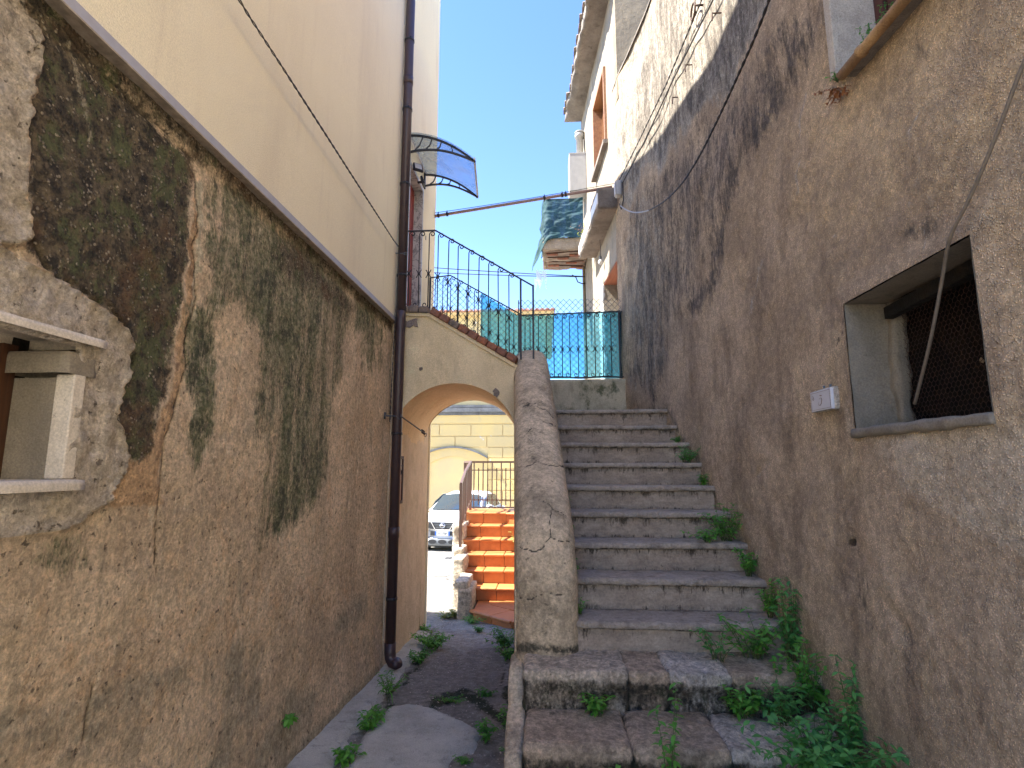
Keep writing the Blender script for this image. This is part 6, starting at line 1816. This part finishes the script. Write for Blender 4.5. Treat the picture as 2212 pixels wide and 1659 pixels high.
MB().prism([(-.70, .90), (-.55, .86), (-.36, .66), (.36, .66), (.55, .86), (.70, .90), (.45, .835), (.30, .84), (-.30, .84), (-.45, .835)], 1, -.01, .06).out('grille', mblk, CR, local=True)
for sg in (-1, 1): MB().bar((sg * .33, -.02, .85), (sg * .20, -.02, .645), .02, .035, (0, 1, 0)).out('grille_bar', mch, CR, local=True)
MB().bar((-.20, -.02, .645), (.20, -.02, .645), .02, .03).out('grille_bar', mch, CR, local=True)
for k in range(4): MB().bar((-.29 + .03 * k, -.015, .82 - .04 * k), (.29 - .03 * k, -.015, .82 - .04 * k), .01, .010).out('grille_slat', mgp, CR, local=True)
em = MB(); em.tube([(.062 * math.cos(a), -.035, .755 + .062 * math.sin(a)) for a in np.linspace(0, 2 * math.pi, 24)], .010, 6); em.box(-.085, .085, -.05, -.035, .738, .772)
em.out('emblem', mch, CR, True, local=True)
# bumper, lower grey guard with three oval openings
V, Fq = rough_box(-.74, .74, .0, .3, .22, .44, .05, .07, 0, 1, skip_bottom=False, fn=lambda V: np.stack([V[:, 0], V[:, 1] - .03 + .20 * (np.abs(V[:, 0]) / .74) ** 3, V[:, 2]], -1))
raw('lower_guard', V, Fq, mgp, CR, True, local=True)
for x in (-.28, 0, .28):
    pts = [(x + .115 * math.cos(a), .335 + .055 * math.sin(a)) for a in np.linspace(0, 2 * math.pi, 18, endpoint=False)]
    MB().prism(pts, 1, -.042, .0).out('air_inlet', mblk, CR, local=True)
np_ = bpy.data.objects.new('number_plate', None); link(np_, CR)
mpl = simple('plate_white', (.72, .72, .70), .4, .0); mbl = simple('plate_blue', (.02, .10, .45), .4, .0)
MB().box(-.34, .34, -.018, .03, .495, .60).out('plate_holder', mblk, np_, local=True)
MB().box(-.20, .20, -.035, -.019, .495, .605).out('plate', mpl, np_, local=True)
for sg in (-1, 1): MB().box(sg * .205 - .027 * (sg > 0) * 1.6 - .0, sg * .205 + .027 * (sg < 0) * 1.6 + .0, -.037, -.0355, .495, .605).out('blue_band', mbl, np_, local=True)
fc_ = bpy.data.curves.new('registration', 'FONT'); fc_.body = 'EN 570JF'; fc_.size = .088; fc_.align_x = 'CENTER'; fc_.align_y = 'CENTER'; fc_.extrude = .001
fo = bpy.data.objects.new('registration', fc_); link(fo, np_); fo.location = (0, -.0375, .55); fo.rotation_euler = (R(90), 0, 0); fo.scale = (.80, 1, 1); fc_.materials.append(mblk)
me_ = bpy.data.meshes.new_from_object(fo); f2 = bpy.data.objects.new('registration', me_); link(f2, np_); f2.location = fo.location; f2.rotation_euler = fo.rotation_euler; f2.scale = fo.scale
bpy.data.objects.remove(fo); f2.name = 'registration'
MB().box(-.80, .80, .3, 3.9, .15, .26).out('underbody', mblk, CR, local=True)

# drain grate in the street
dg = onG(1010 + 0, 1207)
t = thing('drain_grate', 'iron drain grate in the street below the parked car', 'drain', (dg.x - .25, dg.y, dg.z))
for k in range(8): MB().box(dg.x - .55 + k * .085, dg.x - .51 + k * .085, dg.y - .16, dg.y + .16, dg.z + .0, dg.z + .012).out('grate_bar', MT['iron'], t)
MB().box(dg.x - .6, dg.x + .18, dg.y - .19, dg.y + .19, dg.z - .02, dg.z + .004).out('frame', MT['cornice'], t)

# ================================================================ WEEDS
def leafmesh(name, mat, L=1.0, W=.42, curl=.18):
    V = [(0, 0, 0), (.28, W * .42, .05), (.62, W * .5, .03), (1, 0, -curl), (.62, -W * .5, .03), (.28, -W * .42, .05), (.3, 0, -.01), (.65, 0, -.03)]
    F = [(0, 6, 1), (1, 6, 7, 2), (2, 7, 3), (0, 5, 6), (5, 4, 7, 6), (4, 3, 7)]
    me = bpy.data.meshes.new(name); me.from_pydata([(x * L, y * L, z * L) for x, y, z in V], [], F); me.materials.append(mat)
    me.polygons.foreach_set('use_smooth', [True] * len(me.polygons)); return me
LM = {'leaf': leafmesh('leaf', MT['leaf']), 'leafblue': leafmesh('leaf', MT['leafblue'], 1, .40), 'leafyellow': leafmesh('leaf', MT['leafyellow'], 1, .5), 'dryleaf': leafmesh('leaf', MT['dryleaf'], 1, .4, .5), 'grass': leafmesh('leaf', MT['leaf'], 1, .09, .4)}
def weed(name, label, P, nst, hgt, spread, ls, kind='leaf', up=(0, 0, 1), single=True, rnd=None, per=7, narrow=False, droop=.15, group=None):
    rn = random.Random(hash_(label)); nst = int(nst * 2.0) + 1 if name == 'weed' else nst; ls = ls * 1.45 if name == 'weed' else ls; spread = spread * 1.15
    t = thing(name, label, 'weed' if name != 'potted' else 'plant', P)
    if group: t['group'] = group
    up = Vector(up).normalized()
    mb = MB(); leaves = []
    for s_ in range(nst):
        az = rn.uniform(0, 2 * math.pi); h = hgt * rn.uniform(.5, 1.1); sp = spread * rn.uniform(.3, 1.1)
        side = Vector((math.cos(az), math.sin(az) * .8, 0)) * sp
        base = Vector((rn.uniform(-1, 1), rn.uniform(-.6, .6), 0)) * spread * .25
        pts = [base + side * (tt_ ** 1.3) + up * h * (tt_ - droop * tt_ * tt_) for tt_ in (0, .25, .5, .75, 1)]
        mb.tube([tuple(Vector(P) + p) for p in pts], [.0022, .002, .0017, .0013, .0009], 4)
        for k in range(per):
            tt_ = .15 + .85 * (k + 1) / per; i = min(3, int(tt_ * 4)); p = pts[i].lerp(pts[i + 1], tt_ * 4 - i)
            for q in range(2 if k < per - 1 else 3):
                la = az + rn.uniform(-.5, .5) + (k * 1.57) + q * math.pi * (1 if k < per - 1 else .66)
                leaves.append((p, la, rn.uniform(-.55, .5), ls * rn.uniform(.55, 1.15) * (1 - .35 * tt_ if k < per - 1 else .8)))
    mb.out('stem', MT['drytwig'] if kind == 'dryleaf' else MT['stem'], t, True, recalc=False)
    if single:
        for (p, la, pi_, s_) in leaves:
            o = bpy.data.objects.new('leaf', LM[kind]); link(o, t); o.location = p
            o.rotation_euler = (rn.uniform(-.5, .5), pi_, la); o.scale = (s_, s_, s_)
    else:
        V = []; F = []; me = LM[kind]; mv = [v.co.copy() for v in me.vertices]; mf = [tuple(f.vertices) for f in me.polygons]
        for (p, la, pi_, s_) in leaves:
            M_ = Matrix.Translation(p) @ Matrix.Rotation(la, 4, 'Z') @ Matrix.Rotation(pi_, 4, 'Y') @ Matrix.Rotation(rn.uniform(-.5, .5), 4, 'X') @ Matrix.Diagonal((s_, s_, s_, 1))
            b = len(V); V += [tuple(M_ @ v) for v in mv]; F += [tuple(b + i for i in f) for f in mf]
        o = raw('leaves', V, F, me.materials[0], t, True, local=True); o['kind'] = 'stuff'
    return t
def hash_(s_):
    h = 7
    for ch in s_: h = (h * 31 + ord(ch)) % 1000003
    return h
def stp(px, k):
    """on tread k close to the sighting"""
    y = S0 + TR * k + .13
    return Vector((onY(px, 1300, y).x, y, lipz[k]))
def rw(px, py, z):
    p = wr(px, py, .03); return Vector((p.x, p.y, z))
# the alley side of the steps, along the brown wall (from the top down)
def wallfoot(k, dy=.12, off=.05): 
    y = S0 + TR * k + dy; return Vector((float(rx(y)) - off, y, lipz[k]))
weed('weed', 'small weed at the wall end of the second step from the top', wallfoot(6), 3, .07, .05, .022, single=False)
weed('weed', 'pale bushy weed against the brown wall on the fourth step from the top', wallfoot(5, .10, .08), 9, .15, .12, .028, 'leafblue', single=False, per=6)
weed('weed', 'small dark weed at the wall on the fifth step from the top', wallfoot(4), 4, .09, .05, .026, single=False)
weed('weed', 'bushy weed with trailing shoots over the riser under the seventh step, beside the wall', wallfoot(2, .12, .10), 11, .26, .13, .034, single=True, per=6)
weed('weed', 'long shoots hanging left from the bushy weed half way up the steps', wallfoot(2, .05, .22), 5, .10, .12, .036, single=True, per=5)
weed('weed', 'leafy weed at the wall end of the third smooth step from the bottom', wallfoot(1, .12, .06), 7, .16, .06, .032, single=True, per=6)
weed('weed', 'weed hugging the wall on the second smooth step from the bottom', wallfoot(0, .14, .05), 6, .24, .05, .030, single=True, per=7)
weed('weed', 'tall bluish weed climbing the wall beside the lowest smooth step', Vector((1.235, 3.02, ZA)), 9, .44, .08, .036, 'leafblue', per=8)
weed('weed', 'spreading weed in front of the lowest smooth riser near the wall', Vector((1.06, 3.06, ZA)), 10, .24, .16, .038, 'leaf', per=6)
weed('weed', 'thin weed with a trailing stem on the upper rough stone step', Vector((.86, 3.0, ZA)), 4, .20, .10, .034, 'leafblue', per=5)
weed('weed', 'dark weed rooted at the wall above the lower rough step', Vector((1.24, 2.82, ZB + .04)), 10, .36, .12, .038, 'leaf', per=7)
weed('weed', 'bluish spreading weed on the lower rough step beneath the pale block', Vector((1.06, 2.76, ZB)), 10, .22, .16, .038, 'leafblue', per=6)
weed('weed', 'tall thin weed standing against the brown wall above the big foreground plant', Vector((1.255, 2.52, ZB - .02)), 4, .42, .05, .036, 'leafblue', per=9)
weed('weed', 'large bluish foreground plant spilling from the foot of the brown wall', Vector((1.10, 2.44, .54)), 20, .22, .24, .046, 'leafblue', per=7)
weed('weed', 'wide foreground plant at the bottom right with leaves reaching along the wall', Vector((1.23, 2.26, .50)), 15, .22, .22, .046, 'leafblue', per=7)
weed('weed', 'low leafy foreground weed at the bottom edge under the pale block', Vector((.84, 2.36, .40)), 10, .15, .16, .044, 'leafblue', per=5)
weed('weed', 'small leafy weed growing left in the joint between the two rough steps', Vector((onY(1292, 1540, 2.80).x, 2.80, ZB)), 7, .09, .07, .036, 'leaf', per=4)
weed('weed', 'two-headed leafy weed growing right of centre between the two rough steps', Vector((onY(1600, 1540, 2.80).x, 2.80, ZB)), 8, .15, .08, .036, 'leaf', per=5)
weed('weed', 'tiny yellow-green seedling at the bottom edge left of the tall weed', Vector((onY(1268, 1659, 2.40).x, 2.40, ZB - .16)), 4, .10, .05, .040, 'leaf', per=3)
weed('weed', 'tiny seedling at the bottom edge just left of the tall weed foot', Vector((onY(1330, 1659, 2.44).x, 2.44, ZB - .16)), 2, .13, .02, .034, 'leaf', per=3)
# tall upright weed in the middle
tw_ = weed('tall_weed', 'tall upright weed standing alone in front of the middle of the rough steps', Vector((onY(1445, 1600, 2.44).x, 2.44, ZB - .17)), 3, .50, .035, .055, 'leaf', per=13, droop=.02)
# left ends of treads
for k, lab in ((5, 'tiny weed at the parapet end of the fourth step down'), (3, 'tiny weed at the parapet end of the middle step'), (2, 'sprig at the parapet end of the seventh step'), (1, 'sprig at the parapet end of the third smooth step from the bottom'), (0, 'sprig at the parapet end of the second smooth step from the bottom')):
    y = S0 + TR * k + .14
    weed('weed', lab, Vector((pxl(y) + .03, y, lipz[k])), 3, .10, .04, .024, 'leaf', single=False, per=4)
# ground weeds
def gw(px, py, lab, n, h, sp, ls, kind='leaf', single=False, per=5):
    p = onG(px, py); p.z += .0
    return weed('weed', lab, p, n, h, sp, ls, kind, single=single, per=per)
gw(935, 1400, 'bright bushy weed on the gutter edge under the arch, left side', 22, .17, .17, .036, per=7)
gw(905, 1432, 'smaller bright weed below the bushy one on the gutter edge', 12, .12, .10, .034, per=5)
gw(915, 1366, 'weed at the foot of the passage wall by the shadow edge', 7, .09, .07, .03)
gw(1092, 1400, 'bright weed against the pier on the right of the passage', 16, .20, .15, .036, per=6)
gw(1096, 1425, 'dark weed low on the right of the passage by the pier', 10, .12, .09, .034)
gw(1020, 1348, 'tuft of weed at the corner of the terracotta steps', 10, .10, .12, .03)
gw(985, 1335, 'yellow-green weed in sunlight before the stone cheek', 10, .12, .10, .035, 'leafyellow')
gw(965, 1336, 'thin dry grass in the sunlight beyond the arch', 8, .08, .15, .03, 'leafyellow')
gw(1035, 1366, 'small grey-green tuft on the shaded asphalt beyond the arch', 7, .08, .08, .025)
gw(1050, 1505, 'small low weed on the asphalt right of the path centre', 6, .06, .05, .026)
gw(975, 1515, 'low moss weed along the top of the pale patch', 8, .05, .12, .018)
gw(840, 1500, 'thin sprawling weed under the downpipe foot', 9, .16, .10, .022)
gw(800, 1580, 'leafy weed between the gutter and the pale patch', 8, .12, .07, .040, single=True, per=4)
gw(815, 1560, 'darker leafy weed just above the one beside the pale patch', 7, .10, .08, .034, single=True, per=4)
gw(745, 1650, 'weed at the bottom edge beside the gutter strip', 7, .09, .07, .038, single=True, per=4)
gw(1048, 1600, 'weed growing from the right edge of the pale patch', 5, .12, .05, .034, single=True, per=4)
gw(1106, 1590, 'dark weed against the parapet foot beside the pale patch', 9, .16, .09, .036, single=True, per=5)
gw(1112, 1650, 'weed at the bottom edge against the parapet foot', 7, .10, .06, .034, single=True, per=4)
gw(1003, 1650, 'dark low weed in the dirt right of the pale patch', 4, .04, .05, .02)
# grass blade plant below the pipe
p = onG(838, 1520)
weed('grass_plant', 'single young grass plant with long blades below the downpipe foot', p, 2, .20, .04, .13, 'grass', per=3)
wl_ = onX(622, 1560, LX + .02)
weed('weed', 'tiny three leaved weed growing out of the stained left wall', wl_, 3, .03, .03, .045, 'leaf', single=True, per=2)
# plants on the upper window sill
sp_ = Vector((1.30, 2.21, sillz(2.2) + .01))
weed('sill_plant', 'dead brown plant hanging over the end of the upper window sill', sp_ + Vector((-.02, .03, .0)), 12, -.06, .06, .030, 'dryleaf', per=4)
weed('sill_plant', 'small green rosette on the end of the upper window sill', sp_ + Vector((-.01, .03, .03)), 5, .03, .03, .022, 'leafblue', per=3)
weed('sill_plant', 'tall dark green plant in front of the travertine jamb of the upper window', Vector((1.36, 2.12, sillz(2.1) + .02)), 7, .26, .04, .022, 'leafblue', per=9)
weed('sill_plant', 'thin dark plant in front of the brown window frame above the sill', Vector((1.38, 2.03, sillz(2.0) + .02)), 5, .24, .03, .022, 'leafblue', per=9)
# balcony plant and far shrubs
bp_ = onF(1262, 520); 
weed('balcony_plant', 'tall succulent plant with pale green spikes behind the ledge by the tarp', Vector((fx(8.1) - .10, 8.12, 5.0)), 9, .62, .16, .05, 'leafyellow', per=12)
weed('balcony_plant', 'dry brown twigs tangled at the corner of the balcony by the ledge', Vector((fx(8.3) - .12, 8.32, 5.44)), 12, .18, .22, .025, 'dryleaf', per=3)
q_ = onY(1106, 1040, 9.7)
weed('shrub', 'sparse shrub leaning past the pier in front of the brown railing', Vector((q_.x + .10, 9.7, q_.z - .35)), 10, .50, .14, .05, 'leafyellow', per=10)
q_ = onY(1107, 1165, 8.2)
weed('shrub', 'yellow-green shrub poking out over the terracotta steps beside the pier', Vector((q_.x + .14, 8.2, tz(4))), 14, .42, .17, .045, 'leafyellow', per=8)

# ================================================================ loose grit on path and steps (nobody could count it)
def pebbles(name, pts, rmin, rmax, mat):
    mb = MB()
    for p in pts:
        r = random.uniform(rmin, rmax); V = []
        a0 = random.random() * 6.28
        for k in range(5):
            a = a0 + k * 1.2566; q = r * random.uniform(.7, 1.3)
            V.append((p[0] + q * math.cos(a), p[1] + q * math.sin(a), p[2] - .001))
        V.append((p[0] + random.uniform(-.3, .3) * r, p[1], p[2] + r * random.uniform(.5, .9)))
        mb.add(V, [(k, (k + 1) % 5, 5) for k in range(5)])
    o = mb.out(name, mat, None, recalc=False); tag(o, kind='stuff')
    return o
P1 = []
for _ in range(1500):
    y = random.uniform(2.6, 7.0); x = random.uniform(-1.35, -.08 * y + .02)
    P1.append((x, y, gz(y) + .006))
o = pebbles('path_grit', P1, .002, .007, MT['palestone']); o['label'] = 'loose grit and crumbs of plaster on the alley path'; o['category'] = 'grit'
P2 = []
for k, z in enumerate(lipz[:5]):
    for _ in range(26):
        y = S0 + TR * k + random.uniform(.04, TR); P2.append((random.uniform(pxl(y) + .02, rx(y) - .03), y, z))
for _ in range(60): P2.append((random.uniform(0, 1.2), random.uniform(2.9, 3.08), ZA - .004))
for _ in range(60): P2.append((random.uniform(0, 1.2), random.uniform(2.58, 2.8), ZB - .004))
o = pebbles('step_grit', P2, .0015, .005, MT['rubble2']); o['label'] = 'small grit and plaster crumbs lying on the stone steps'; o['category'] = 'grit'

# ================================================================ groups of alike things
GROUPS = {'weed': None, 'sill_plant': 'plants on the upper window sill', 'balcony_plant': 'plants on the far balcony and ledge', 'shrub': 'shrubs by the terracotta steps',
          'iron_railing': 'black scrolled iron railings', 'street_cable': 'street cables behind the railings', 'clipped_cable': 'cables clipped along the brown wall',
          'wall_nail': 'bent nails in the brown wall', 'wall_lamp': 'black lamps by the red door', 'iron_ring': 'iron rings on the right hand walls'}
for o in list(scene.objects):
    if o.parent is None and 'category' in o.keys():
        n = o.name.split('.')[0]
        if n == 'weed':
            o['group'] = 'weeds along the alley path' if o.location.x < -.05 else 'weeds growing on the stone steps'
        elif GROUPS.get(n): o['group'] = GROUPS[n]
